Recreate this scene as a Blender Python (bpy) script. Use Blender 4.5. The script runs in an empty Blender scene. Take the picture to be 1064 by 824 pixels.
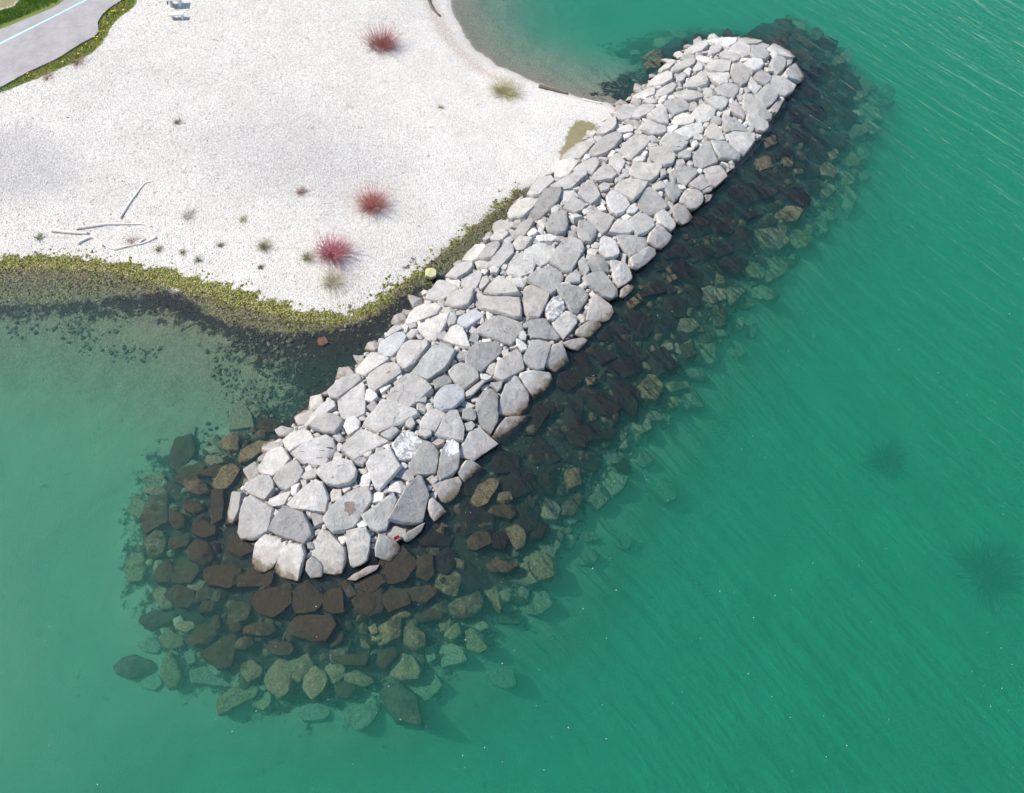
import bpy, bmesh, math, random
import numpy as np
from mathutils import Vector, Matrix, noise as mnoise
random.seed(7); RS = np.random.RandomState(11)
scene = bpy.context.scene
COL = scene.collection
R = math.radians
EXPOSURE = 0.42

# ------------------------------------------------------------------ camera
H, PITCH, FPX, CX, CY = 35.0, R(59.0), 819.0, 532.0, 412.0     # drone height, tilt, focal length in photo pixels
cam = bpy.data.cameras.new('camera'); camo = bpy.data.objects.new('camera', cam); COL.objects.link(camo)
camo.location = (0, 0, H); camo.rotation_euler = (R(90) - PITCH, 0, 0)
cam.sensor_width = 36.0; cam.lens = FPX / 1064.0 * 36.0; cam.clip_start = 0.5; cam.clip_end = 4000
scene.camera = camo
FWD = np.array([0, math.cos(PITCH), -math.sin(PITCH)]); UP = np.array([0, math.sin(PITCH), math.cos(PITCH)]); RIGHT = np.array([1., 0, 0])
def rays(px):
    px = np.asarray(px, float).reshape(-1, 2)
    return FWD + RIGHT * ((px[:, :1] - CX) / FPX) + UP * ((CY - px[:, 1:2]) / FPX)
def at(px, z=0.0):
    d = rays(px); t = (z - H) / d[:, 2]
    return (d * t[:, None] + np.array([0, 0, H]))[:, :2]

# ------------------------------------------------------------------ plan geometry
def poly_sdf(P, poly):                     # signed distance, + inside
    P = np.asarray(P, float).reshape(-1, 2); A = np.asarray(poly, float); B = np.roll(A, -1, 0)
    best = np.full(len(P), 1e18); ins = np.zeros(len(P), bool)
    for a, b in zip(A, B):
        e = b - a; w = P - a
        t = np.clip((w @ e) / max(e @ e, 1e-12), 0, 1)
        best = np.minimum(best, ((w - t[:, None] * e) ** 2).sum(1))
        c = ((a[1] <= P[:, 1]) & (b[1] > P[:, 1])) | ((b[1] <= P[:, 1]) & (a[1] > P[:, 1]))
        with np.errstate(divide='ignore', invalid='ignore'):
            xi = a[0] + (P[:, 1] - a[1]) / (b[1] - a[1] if b[1] != a[1] else 1e-9) * e[0]
        ins ^= c & (P[:, 0] < xi)
    d = np.sqrt(best)
    return np.where(ins, d, -d)
def line_dist(P, L):
    P = np.asarray(P, float).reshape(-1, 2); L = np.asarray(L, float); best = np.full(len(P), 1e18)
    for a, b in zip(L[:-1], L[1:]):
        e = b - a; w = P - a; t = np.clip((w @ e) / (e @ e), 0, 1)
        best = np.minimum(best, ((w - t[:, None] * e) ** 2).sum(1))
    return np.sqrt(best)
def sstep(a, b, x): t = np.clip((x - a) / (b - a), 0, 1); return t * t * (3 - 2 * t)
def pts(s): return [tuple(float(v) for v in q.split(',')) for q in s.split()]

OUT_PX = pts("236,548 231,530 237,508 249,485 271,459 300,433 335,400 372,363 400,336 430,304 452,287 480,259 510,231 540,203 570,172 600,143 640,106 664,84 690,61 710,45 735,37 770,36 800,44 822,57 836,76 833,95 817,120 802,146 786,166 757,192 730,217 702,247 674,277 650,307 631,328 602,362 577,388 552,418 517,458 497,483 467,523 446,548 416,577 386,594 350,604 320,605 290,602 262,583 242,562")
OUTL = at(OUT_PX)
WEST_PX = pts("-900,285 -300,285 0,281 60,278 110,283 160,294 200,306 250,320 300,331 345,336 375,332 400,314 430,290 455,268 480,247 520,215 545,195")
COVE_PX = pts("640,112 632,108 600,100 570,92 540,78 515,68 495,52 480,35 472,15 466,-10 458,-60 448,-200")
WEST, COVE = at(WEST_PX), at(COVE_PX)
LAND = np.vstack([WEST, at([(590, 180), (650, 125)]), COVE, [[-40, 300], [-700, 400], [-700, 30]]])
AX0, AX1 = at([(335, 545)])[0], at([(760, 75)])[0]
AX = (AX1 - AX0) / np.linalg.norm(AX1 - AX0); SEA = np.array([AX[1], -AX[0]])
def z_break(d):                             # crust of the breakwater by distance in from its waterline
    return np.where(d > 0, 1.35 * (1 - np.exp(-np.maximum(d, 0) / 2.0)), 0.52 * np.minimum(d, 0))
def n2(P, s, seed=0.0):
    return np.array([mnoise.noise((p[0] * s + seed, p[1] * s - seed, seed)) for p in P])
def ground_parts(P):
    P = np.asarray(P, float).reshape(-1, 2)
    db = poly_sdf(P, OUTL); dl = poly_sdf(P, LAND); dw = line_dist(P, WEST); dc = line_dist(P, COVE)
    return db, dl, dw, dc
def ground_z(P, parts=None):
    db, dl, dw, dc = parts if parts is not None else ground_parts(P)
    P = np.asarray(P, float).reshape(-1, 2)
    west = dw < dc
    side = (P - AX0) @ SEA                                   # + towards the open water
    along = (P - AX0) @ AX; LEN = float(np.linalg.norm(AX1 - AX0)); along = np.clip(along, -99, 99)
    zl = np.where(dl > 0, 1.45 * (1 - np.exp(-np.maximum(dl, 0) * 0.13)), 0)
    o = np.maximum(-dl, 0)
    zw = -(0.15 * np.minimum(o, 3) + 0.15 * np.clip(o - 3, 0, 9) + 0.10 * np.clip(o - 12, 0, 20))
    zc = -(0.16 * np.minimum(o, 4) + 0.28 * np.clip(o - 4, 0, 14))
    zo = np.where(west, zw, zc)
    deep = sstep(-2, 9, side + 0 * o)
    zo = np.where(dl > 0, 0, np.maximum(zo * (1 - deep) + np.minimum(zo, -5.4) * deep, -5.6))
    base = zl + zo
    skirt = np.where(db > 0, z_break(db) - 0.42, np.where((side > -1.5) | ((P - AX0) @ AX < 3), -0.34 + np.where(along < 2.5, .24, np.where(along > LEN - 2, .22, .11)) * np.maximum(db, -4) + 0.56 * np.minimum(db + 4, 0), -0.42 + 0.5 * db))
    k = 2.4 * np.clip(-1.2 - np.maximum(base, skirt), 0, 1) + 1e-6            # the apron eases into the bed
    h = np.clip(.5 + .5 * (skirt - base) / k, 0, 1)
    return base + (skirt - base) * h + k * h * (1 - h) * .5
def hit(px, fn, lo=-6.0, hi=2.6, n=70):     # march the view rays down onto a height function
    d = rays(px); out = np.zeros((len(d), 3)); zs = np.linspace(hi, lo, n)
    done = np.zeros(len(d), bool); prev = np.full(len(d), hi)
    for z in zs:
        t = (z - H) / d[:, 2]; p = d * t[:, None] + np.array([0, 0, H])
        below = (fn(p[:, :2]) >= z) & ~done
        if below.any():
            a, b = prev.copy(), np.full(len(d), z)
            for _ in range(12):
                m = (a + b) / 2; t = (m - H) / d[:, 2]; q = d * t[:, None] + np.array([0, 0, H])
                g = fn(q[:, :2]) >= m; b = np.where(g, m, b); a = np.where(g, a, m)
            out[below] = q[below]; done |= below
        prev = np.where(done, prev, z)
        if done.all(): break
    rest = ~done
    if rest.any():
        t = (lo - H) / d[:, 2]; out[rest] = (d * t[:, None] + np.array([0, 0, H]))[rest]
    return out
fn_crust = lambda P: z_break(sheet_db(P))
fn_ground = lambda P: gz(P)
def on_ground(px): return hit(px, fn_ground)

# ------------------------------------------------------------------ object helpers
def tag(o, label=None, cat=None, group=None, kind=None):
    if label: o['label'] = label
    if cat: o['category'] = cat
    if group: o['group'] = group
    if kind: o['kind'] = kind
    return o
def link(name, me, mat=None, parent=None, loc=None):
    o = bpy.data.objects.new(name, me); COL.objects.link(o)
    if mat and me is not None and not me.materials: me.materials.append(mat)
    if parent: o.parent = parent
    if loc is not None: o.location = loc
    return o
def empty(name, loc):
    o = bpy.data.objects.new(name, None); COL.objects.link(o); o.location = loc; o.empty_display_size = .3; return o
def mesh_arrays(name, V, F, attrs=None, smooth=True):
    me = bpy.data.meshes.new(name); V = np.asarray(V, np.float32); F = np.asarray(F, np.int32); k = F.shape[1]
    me.vertices.add(len(V)); me.vertices.foreach_set('co', V.ravel())
    me.loops.add(F.size); me.loops.foreach_set('vertex_index', F.ravel())
    me.polygons.add(len(F)); me.polygons.foreach_set('loop_start', np.arange(0, F.size, k, dtype=np.int32))
    me.polygons.foreach_set('use_smooth', np.full(len(F), smooth))
    for nm, a in (attrs or {}).items():
        a = np.asarray(a, np.float32)
        if a.ndim == 2:
            at_ = me.attributes.new(nm, 'FLOAT_COLOR', 'POINT'); at_.data.foreach_set('color', np.hstack([a, np.ones((len(a), 1), np.float32)]).astype(np.float32).ravel())
        else:
            at_ = me.attributes.new(nm, 'FLOAT', 'POINT'); at_.data.foreach_set('value', a)
    me.update(calc_edges=True); me.validate(); return me

# ------------------------------------------------------------------ node helpers
class NT:
    def __init__(s, name):
        s.m = bpy.data.materials.new(name); s.m.use_nodes = True; s.t = s.m.node_tree; s.t.nodes.clear()
        s.out = s.t.nodes.new('ShaderNodeOutputMaterial')
    def n(s, typ, **kw):
        nd = s.t.nodes.new('ShaderNode' + typ)
        for k, v in kw.items(): setattr(nd, k, v)
        return nd
    def l(s, a, b): s.t.links.new(a, b)
    def set(s, sock, v):
        if hasattr(v, 'node'): s.l(v, sock)
        else: sock.default_value = v
    def math(s, op, a, b=0.0, clamp=False):
        nd = s.n('Math', operation=op, use_clamp=clamp); s.set(nd.inputs[0], a); s.set(nd.inputs[1], b); return nd.outputs[0]
    def noise(s, vec, scale, detail=4, rough=.55, dist=0.0):
        nd = s.n('TexNoise'); s.set(nd.inputs['Vector'], vec); nd.inputs['Scale'].default_value = scale
        nd.inputs['Detail'].default_value = detail; nd.inputs['Roughness'].default_value = rough; nd.inputs['Distortion'].default_value = dist
        return nd.outputs['Fac']
    def vor(s, vec, scale, out='Distance', feature='F1', rand=1.0):
        nd = s.n('TexVoronoi', feature=feature); s.set(nd.inputs['Vector'], vec); nd.inputs['Scale'].default_value = scale
        nd.inputs['Randomness'].default_value = rand; return nd.outputs[out]
    def ramp(s, x, a, b, lo=0.0, hi=1.0):
        nd = s.n('MapRange', interpolation_type='SMOOTHSTEP'); s.set(nd.inputs[0], x)
        for i, v in enumerate((a, b, lo, hi)): s.set(nd.inputs[i + 1], v)
        return nd.outputs[0]
    def mix(s, f, a, b, mode='MIX'):
        nd = s.n('Mix', data_type='RGBA', blend_type=mode); s.set(nd.inputs[0], f)
        for i, v in ((6, a), (7, b)): s.set(nd.inputs[i], v if hasattr(v, 'node') else (*v, 1))
        return nd.outputs[2]
    def grey(s, v):
        nd = s.n('CombineColor'); [s.set(nd.inputs[i], v) for i in range(3)]; return nd.outputs[0]
    def attr(s, nm, out='Fac'): nd = s.n('Attribute', attribute_name=nm); return nd.outputs[out]
    def bsdf(s, col, rough=.85, bump=None, strength=.5, dist=.02, spec=.3):
        b = s.n('BsdfPrincipled'); s.set(b.inputs['Base Color'], col if hasattr(col, 'node') else (*col, 1)); s.set(b.inputs['Roughness'], rough)
        b.inputs['Specular IOR Level'].default_value = spec
        if bump is not None:
            bp = s.n('Bump'); bp.inputs['Strength'].default_value = strength; bp.inputs['Distance'].default_value = dist
            s.l(bump, bp.inputs['Height']); s.l(bp.outputs[0], b.inputs['Normal'])
        s.l(b.outputs[0], s.out.inputs[0]); return s.m
# ------------------------------------------------------------------ materials
def stone_material(name, kind='plain', centre=(0, 0, 0), size=1.0):
    t = NT(name); geo = t.n('NewGeometry'); tc = t.n('TexCoord'); oi = t.n('ObjectInfo')
    sep = t.n('SeparateXYZ'); t.l(geo.outputs['Position'], sep.inputs[0]); z = sep.outputs[2]; wp = geo.outputs['Position']
    base = oi.outputs['Color']
    big = t.noise(wp, 1.1, 5, .6); fine = t.noise(wp, 14, 6, .7); mid = t.noise(wp, 4.5, 5, .65, .4)
    c = t.mix(1.0, base, t.grey(t.ramp(big, .3, .7, .86, 1.10)), 'MULTIPLY')
    c = t.mix(1.0, c, t.grey(t.ramp(fine, .25, .75, .80, 1.16)), 'MULTIPLY')
    c = t.mix(1.0, c, t.grey(t.ramp(mid, .3, .7, .90, 1.08)), 'MULTIPLY')
    c = t.mix(t.ramp(t.noise(wp, 2.3, 4), .58, .75, 0, .35), c, (.50, .47, .43))
    pit = t.ramp(t.noise(wp, 22, 3, .6), .66, .74)
    c = t.mix(t.math('MULTIPLY', pit, .35), c, (.16, .155, .15))
    wv_ = t.n('VectorMath', operation='ADD'); t.l(wp, wv_.inputs[0]); wn = t.n('TexNoise'); wn.inputs['Scale'].default_value = 2.0; t.l(wp, wn.inputs['Vector']); t.l(wn.outputs['Color'], wv_.inputs[1])
    frac = t.math('MULTIPLY', t.ramp(t.vor(wv_.outputs[0], 1.15, 'Distance', 'DISTANCE_TO_EDGE'), .030, .012), t.ramp(t.noise(wp, .8, 3), .54, .64))
    c = t.mix(t.math('MULTIPLY', frac, .30), c, (.15, .14, .13))
    c = t.mix(t.ramp(t.noise(wp, 1.7, 6, .72, .8), .60, .72, 0, .30), c, (.26, .245, .22))
    if kind == 'spotted':
        m = t.ramp(t.math('ADD', t.vor(wp, 2.1), t.math('MULTIPLY', t.noise(wp, 9, 4), .35)), .34, .26)
        m = t.math('MULTIPLY', m, t.ramp(t.noise(wp, .9, 2), .42, .5))
        c = t.mix(t.math('MULTIPLY', m, .8), c, (.17, .16, .165))
    if kind == 'mottled':
        m = t.ramp(t.noise(wp, 3.6, 6, .65, 1.2), .44, .58)
        c = t.mix(t.math('MULTIPLY', m, .75), t.mix(.5, c, (.8, .79, .77)), (.24, .23, .22))
    if kind in ('patch', 'slash', 'whitetop', 'rust'):
        off = t.n('VectorMath', operation='SUBTRACT'); t.l(tc.outputs['Object'], off.inputs[0]); off.inputs[1].default_value = centre
        src = off.outputs[0]
        if kind == 'slash':
            mp = t.n('Mapping'); t.l(src, mp.inputs[0]); mp.inputs['Rotation'].default_value = (0, 0, -R(52)); mp.inputs['Scale'].default_value = (.9, 5.5, 1); 
            m = t.ramp(t.noise(mp.outputs[0], 1.6, 2, .4), .63, .68); col = (.10, .095, .09)
        else:
            ln = t.n('VectorMath', operation='LENGTH'); t.l(src, ln.inputs[0])
            dd = t.math('ADD', ln.outputs['Value'], t.math('MULTIPLY', t.math('SUBTRACT', t.noise(wp, 4.5, 4), .5), size * 1.7))
            m = t.ramp(dd, size * 1.05, size * .95)
            col = {'patch': (.27, .21, .18), 'whitetop': (.78, .77, .75), 'rust': (.30, .17, .14)}[kind]
        c = t.mix(m, c, col)
    # stain of the waterline and the algae below it
    zz = t.math('ADD', z, t.math('MULTIPLY', t.math('SUBTRACT', t.noise(wp, 2.2, 5, .6), .5), .45))
    c = t.mix(t.ramp(zz, .52, .30, 0, .42), c, (.36, .30, .26))
    c = t.mix(t.ramp(zz, .24, .06, 0, .9), c, t.mix(fine, (.10, .075, .04), (.22, .17, .10)))
    c = t.mix(t.ramp(zz, .09, -.03), c, (.022, .018, .011))
    hgt = t.math('SUBTRACT', t.math('ADD', t.math('MULTIPLY', mid, 1.2), t.math('MULTIPLY', fine, .6)), t.math('MULTIPLY', frac, .4))
    return t.bsdf(c, t.ramp(z, .05, .25, .45, .9), hgt, .85, .06)
M_STONE = stone_material('dry limestone'); M_SPOT = stone_material('spotted limestone', 'spotted'); M_MOT = stone_material('pitted limestone', 'mottled')

def submerged_material(name, lo, hi):
    t = NT(name); geo = t.n('NewGeometry'); oi = t.n('ObjectInfo'); wp = geo.outputs['Position']
    nz = t.n('SeparateXYZ'); t.l(geo.outputs['Normal'], nz.inputs[0])
    fine = t.noise(wp, 12, 5, .7); mid = t.noise(wp, 2.6, 5, .65, .5); speck = t.vor(wp, 9)
    bare = t.mix(1.0, oi.outputs['Color'], t.grey(t.ramp(fine, .3, .7, .5, 1.5)), 'MULTIPLY')
    alg = t.mix(t.noise(wp, 5, 6, .75), lo, hi)
    cover = t.n('ObjectInfo').outputs['Alpha']
    mid2 = t.math('ADD', t.math('MULTIPLY', mid, .5), t.math('MULTIPLY', t.noise(wp, .9, 7, .75, .6), .5))
    f = t.ramp(t.math('ADD', mid2, t.math('SUBTRACT', cover, .5)), .42, .62)
    c = t.mix(f, bare, alg)
    c = t.mix(t.ramp(speck, .14, .06, 0, .3), c, (.20, .17, .08))
    return t.bsdf(c, .85, t.math('ADD', t.math('MULTIPLY', mid, 1.6), t.math('MULTIPLY', t.noise(wp, 6, 4, .6), .8)), .7, .10, .15)
M_SUB = submerged_material('algae covered rock', (.016, .014, .009), (.105, .088, .046)); M_SUBD = submerged_material('dark weed covered rock', (.010, .009, .008), (.040, .032, .022))

def ground_material():
    t = NT('beach and lake bed'); geo = t.n('NewGeometry'); wp = geo.outputs['Position']
    sep = t.n('SeparateXYZ'); t.l(wp, sep.inputs[0]); z = sep.outputs[2]
    peb = t.vor(wp, 11, 'Color'); pd = t.vor(wp, 14); peb2 = t.vor(wp, 24, 'Color')
    def lum(c): nd = t.n('RGBToBW'); t.l(c, nd.inputs[0]); return nd.outputs[0]
    p1, p2 = lum(peb), lum(peb2)
    big = t.noise(wp, .35, 5, .6); fine = t.noise(wp, 16, 5, .7)
    white = t.mix(1.0, t.mix(t.ramp(big, .35, .62), (.66, .62, .555), (.72, .68, .615)), t.grey(t.ramp(p1, .1, .8, .88, 1.08)), 'MULTIPLY')
    gran = t.ramp(t.math('ADD', sep.outputs[0], t.math('MULTIPLY', t.math('SUBTRACT', big, .5), 14)), 3, -14)
    white = t.mix(t.math('ADD', t.math('MULTIPLY', gran, .8), .2), white, t.mix(1.0, white, t.grey(t.ramp(p2, .1, .8, .72, 1.10)), 'MULTIPLY'))
    pg = t.math('SUBTRACT', p2, t.math('MULTIPLY', t.attr('grey'), .34))
    dk = t.math('MAXIMUM', t.math('MULTIPLY', t.ramp(p2, .30, .2), t.math('MULTIPLY', gran, t.ramp(big, .42, .60))), t.ramp(pg, .20, .12))
    white = t.mix(t.math('MULTIPLY', dk, .7), white, t.mix(p1, (.20, .19, .185), (.46, .44, .42)))
    white = t.mix(t.math('MULTIPLY', t.attr('grey'), .42), white, (.36, .345, .34))
    white = t.mix(t.math('MULTIPLY', t.attr('debris'), t.ramp(fine, .42, .6)), white, (.42, .32, .25))
    core = t.mix(p2, (.16, .155, .15), (.36, .35, .34)); white = t.mix(t.attr('core'), white, core)
    # lake bed
    sand = t.mix(1.0, (.47, .44, .37), t.grey(t.ramp(big, .3, .7, .86, 1.12)), 'MULTIPLY')
    sand = t.mix(1.0, sand, t.grey(t.ramp(p2, .1, .8, .85, 1.1)), 'MULTIPLY')
    grav = t.mix(p1, (.165, .155, .10), (.30, .28, .19))
    zz = t.math('ADD', z, t.math('MULTIPLY', t.math('SUBTRACT', t.noise(wp, .8, 5, .65), .5), 1.1))
    bed = t.mix(t.ramp(zz, -4.8, -3.0), sand, t.mix(.85, sand, (.27, .275, .19)))
    grav = t.mix(t.attr('cove'), grav, t.mix(p1, (.24, .22, .17), (.40, .37, .30)))
    bed = t.mix(t.ramp(zz, -1.5, -.7), bed, grav)
    bed = t.mix(t.attr('weed'), bed, (.03, .035, .02))
    under = t.ramp(t.math('ADD', z, t.math('MULTIPLY', t.math('SUBTRACT', fine, .5), .12)), .03, -.04)
    c = t.mix(under, white, bed)
    c = t.mix(t.math('MULTIPLY', t.math('SUBTRACT', 1.0, under), t.ramp(t.math('ADD', z, t.math('MULTIPLY', fine, .08)), .16, .06, 0, .5)), c, (.48, .45, .40))
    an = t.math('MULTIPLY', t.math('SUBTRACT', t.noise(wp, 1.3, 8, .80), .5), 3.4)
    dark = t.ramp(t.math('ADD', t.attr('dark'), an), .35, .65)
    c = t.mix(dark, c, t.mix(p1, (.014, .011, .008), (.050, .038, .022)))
    alg = t.mix(t.ramp(t.math('ADD', t.noise(wp, 1.2, 5, .7), t.math('MULTIPLY', z, -1.1)), .38, .66), t.mix(p2, (.06, .072, .010), (.22, .22, .025)), t.mix(p1, (.075, .058, .022), (.25, .20, .08)))
    alg = t.mix(t.ramp(p2, .62, .72, 0, .7), alg, (.46, .42, .26))
    alg = t.mix(t.ramp(p1, .30, .22, 0, .8), alg, (.03, .03, .012))
    af = t.ramp(t.math('ADD', t.attr('algae'), t.math('MULTIPLY', an, .75)), .40, .52)
    c = t.mix(af, c, alg)
    of = t.ramp(t.math('ADD', t.attr('olive'), t.math('MULTIPLY', an, .5)), .35, .65)
    c = t.mix(of, c, t.mix(t.math('ADD', t.math('MULTIPLY', fine, .5), t.math('MULTIPLY', t.noise(wp, 2.5, 6, .7), .5)), (.17, .15, .06), (.42, .37, .22)))
    gf = t.ramp(t.math('ADD', t.attr('turf'), t.math('MULTIPLY', an, .5)), .4, .6)
    c = t.mix(gf, c, t.mix(fine, (.12, .18, .035), (.24, .27, .08)))
    h = t.math('ADD', t.math('MULTIPLY', pd, -1.0), t.math('MULTIPLY', fine, .35))
    return t.bsdf(c, .9, h, .6, .06, .2)
M_GROUND = ground_material()

def tone_material(name, rough=.85, bumpscale=18, spec=.25):
    t = NT(name); wp = t.n('NewGeometry').outputs['Position']; f = t.noise(wp, bumpscale, 4)
    c = t.mix(1.0, t.attr('tone', 'Color'), t.grey(t.ramp(f, .3, .7, .85, 1.12)), 'MULTIPLY')
    return t.bsdf(c, rough, f, .4, .02, spec)
M_TONE = tone_material('varied pebble and plant colours')
def flat_material(name, a, b, scale=12, rough=.85, bump=.3, spec=.3):
    t = NT(name); wp = t.n('NewGeometry').outputs['Position']; f = t.noise(wp, scale, 5, .65)
    return t.bsdf(t.mix(f, a, b), rough, f, bump, .02, spec)
def asphalt():
    t = NT('worn pale asphalt'); wp = t.n('NewGeometry').outputs['Position']; f = t.noise(wp, 30, 4, .7); g = t.noise(wp, .8, 6, .7)
    c = t.mix(t.ramp(g, .3, .7), (.335, .312, .31), (.44, .41, .405)); c = t.mix(1.0, c, t.grey(t.ramp(f, .25, .75, .84, 1.12)), 'MULTIPLY')
    w = t.n('VectorMath', operation='ADD'); t.l(wp, w.inputs[0]); nz = t.n('TexNoise'); nz.inputs['Scale'].default_value = 1.3; t.l(wp, nz.inputs['Vector']); t.l(nz.outputs['Color'], w.inputs[1])
    crack = t.ramp(t.vor(w.outputs[0], .42, 'Distance', 'DISTANCE_TO_EDGE'), .018, .006)
    c = t.mix(t.math('MULTIPLY', t.math('MULTIPLY', crack, t.ramp(t.noise(wp, .5, 2), .45, .6)), .25), c, (.20, .19, .185))
    return t.bsdf(c, .9, f, .3, .01, .2)
M_ASPH = asphalt()
M_LINE = flat_material('pale cyan road paint', (.40, .62, .66), (.52, .72, .75), 9)
M_WOOD = flat_material('bleached driftwood', (.60, .55, .49), (.80, .75, .68), 8)
M_WOODD = flat_material('wet dark driftwood', (.08, .065, .05), (.22, .18, .15), 8)
M_CONC = flat_material('white concrete', (.66, .66, .66), (.80, .80, .79), 6)
M_SHADE = flat_material('dark steel', (.08, .08, .10), (.14, .14, .17), 6)  # near-black tone painted in for the shadow beside the table
M_RED = flat_material('red plastic', (.35, .01, .02), (.5, .02, .03), 4, .4)
M_YEL = flat_material('dandelion yellow', (.75, .55, .01), (.9, .72, .03), 4)

# water: a clear surface over one even volume
def water_material():
    t = NT('lake water'); geo = t.n('NewGeometry'); wp = geo.outputs['Position']
    p0, p1 = at([(850, 0), (1064, 132)]); ang = math.atan2(p1[1] - p0[1], p1[0] - p0[0])
    def waves(sx, sy, sc, rot, det=3):
        mp = t.n('Mapping'); t.l(wp, mp.inputs[0]); mp.vector_type = 'TEXTURE'; mp.inputs['Rotation'].default_value = (0, 0, ang + rot)
        mp.inputs['Scale'].default_value = (sx, sy, 1); return t.noise(mp.outputs[0], sc, det, .6, .3)
    a = waves(9.0, .80, 1.0, 0.0, 3); b = waves(1.3, .30, 1.0, R(6), 2); b2 = waves(.95, .22, 1.0, R(-10), 2); c = waves(6, 1.6, 1.0, R(-5), 2)
    hgt = t.math('ADD', t.math('MULTIPLY', a, WV[0]), t.math('ADD', t.math('MULTIPLY', t.math('ADD', b, b2), WV[1]), t.math('MULTIPLY', c, WV[2])))
    # wind reaches the open side, the lee behind the stones is calm
    sep = t.n('SeparateXYZ'); t.l(wp, sep.inputs[0])
    cs = (.8 * SEA[0] + .35 * AX[0], .8 * SEA[1] + .35 * AX[1]); c0 = -(cs[0] * AX0[0] + cs[1] * AX0[1])
    s = t.math('ADD', t.math('ADD', t.math('MULTIPLY', sep.outputs[0], float(cs[0])), t.math('MULTIPLY', sep.outputs[1], float(cs[1]))), float(c0))
    wind = t.ramp(t.math('ADD', s, t.math('MULTIPLY', t.math('SUBTRACT', t.noise(wp, .09, 3), .5), 8)), 0, 27, .05, 1.0)
    bp = t.n('Bump'); bp.inputs['Distance'].default_value = 1.0; t.l(t.math('MULTIPLY', hgt, wind), bp.inputs['Height']); bp.inputs['Strength'].default_value = 1.0
    fr = t.n('Fresnel'); fr.inputs['IOR'].default_value = 1.5; t.l(bp.outputs[0], fr.inputs['Normal'])
    gl = t.n('BsdfGlossy'); gl.inputs['Roughness'].default_value = .06; gl.inputs['Color'].default_value = (1, 1, 1, 1); t.l(bp.outputs[0], gl.inputs['Normal'])
    tr = t.n('BsdfTransparent'); ms = t.n('MixShader'); t.l(fr.outputs[0], ms.inputs[0]); t.l(tr.outputs[0], ms.inputs[1]); t.l(gl.outputs[0], ms.inputs[2])
    t.l(ms.outputs[0], t.out.inputs['Surface'])
    ab = t.n('VolumeAbsorption'); ab.inputs['Density'].default_value = 1.0; sc = t.n('VolumeScatter'); sc.inputs['Density'].default_value = 1.0
    # colours stand for coefficients per metre: absorption 1-c, scattering c
    ab.inputs['Color'].default_value = (1 - ABS[0], 1 - ABS[1], 1 - ABS[2], 1); sc.inputs['Color'].default_value = (*SCA, 1)
    sc.inputs['Anisotropy'].default_value = 0.0
    ad = t.n('AddShader'); t.l(ab.outputs[0], ad.inputs[0]); t.l(sc.outputs[0], ad.inputs[1]); t.l(ad.outputs[0], t.out.inputs['Volume'])
    t.m.cycles.homogeneous_volume = True if hasattr(t.m.cycles, 'homogeneous_volume') else None
    return t.m
WV = (.12, .036, .12)
ABS = (.38, .030, .090)
SCA = (.027, .135, .102)

# ------------------------------------------------------------------ the ground sheet
def grid_axis(lo, hi, step, far):
    core = list(np.arange(lo, hi + 1e-6, step)); a, s = [], step
    x = lo
    while x > -far: s *= 1.35; x -= s; a.append(x)
    b, s, x = [], step, hi
    while x < far: s *= 1.35; x += s; b.append(x)
    return np.array(a[::-1] + core + b)
gx, gy = grid_axis(-44, 44, .19, 1000), grid_axis(-4, 64, .19, 1000)
X, Y = np.meshgrid(gx, gy); P = np.stack([X.ravel(), Y.ravel()], 1)
parts = ground_parts(P); Z = ground_z(P, parts); db, dl, dw, dc = parts
near = (np.abs(P[:, 0]) < 46) & (P[:, 1] > -6) & (P[:, 1] < 66)
nz = np.zeros(len(P)); idx = np.where(near)[0]
nz[idx] = n2(P[idx], .55, 3.1) * .05 + n2(P[idx], 1.9, 8.2) * .025
Z = Z + nz * np.where(Z > -.3, .8, 2.2)
def zone(px, soft=1.0, z=0.0):
    return sstep(-soft, soft, poly_sdf(P, at(px, z)))
ALG_PX = pts("-400,272 0,270 70,268 110,272 150,276 190,286 220,296 260,305 300,318 330,326 365,328 385,315 410,297 440,278 470,255 500,228 520,210 540,196 548,200 538,216 505,246 472,276 450,292 436,296 415,306 396,323 371,336 332,342 293,344 266,338 240,332 220,326 203,312 190,304 171,298 147,303 98,306 49,311 0,311 -400,313")
DARK_PX = pts("-400,305 0,305 60,305 110,300 150,298 190,300 220,320 280,338 340,336 385,322 410,300 440,280 470,262 480,262 440,310 400,350 350,400 310,440 292,440 304,405 284,382 252,362 225,346 190,332 140,324 60,323 0,325 -400,324")
GREY_PX = pts("-60,150 40,145 85,165 95,195 60,215 -60,225")
DEB_PX = pts("440,0 452,0 462,22 480,50 505,74 530,84 545,92 520,92 490,76 465,52 448,25")
OLV_PX = pts("600,121 622,124 602,143 584,160 583,152 590,134")
TURF_PX = pts("-200,160 0,97 25,87 50,78 75,68 98,56 108,46 114,36 118,28 126,20 140,10 150,-10 150,-60 60,-60 -20,-60 -200,-20")
BARE_PX = pts("-60,-30 22,-30 24,0 14,9 0,12 -60,30")
core = ((db > -.3) & (np.where(dl > 0, 1.45 * (1 - np.exp(-np.maximum(dl, 0) * 0.13)), -.1) < np.where(db > 0, z_break(db) - .42, -.42) + .02)).astype(float)
seaside = sstep(-1, 1.5, (P - AX0) @ SEA)
al_ = (P - AX0) @ AX; L_ = float(np.linalg.norm(AX1 - AX0))
skirtdark = (.5 * sstep(-6.6, -4.9, db) + .5 * sstep(-5.0, -3.4, db)) * (db < .5) * np.clip(np.maximum(np.maximum(seaside, sstep(1.5, -2.5, al_)), np.maximum(sstep(L_ - 3, L_, al_), .8 * sstep(-3.0, -.8, db))), 0, 1)  # dark algae bed; shade between the outer boulders is painted in too
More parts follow.
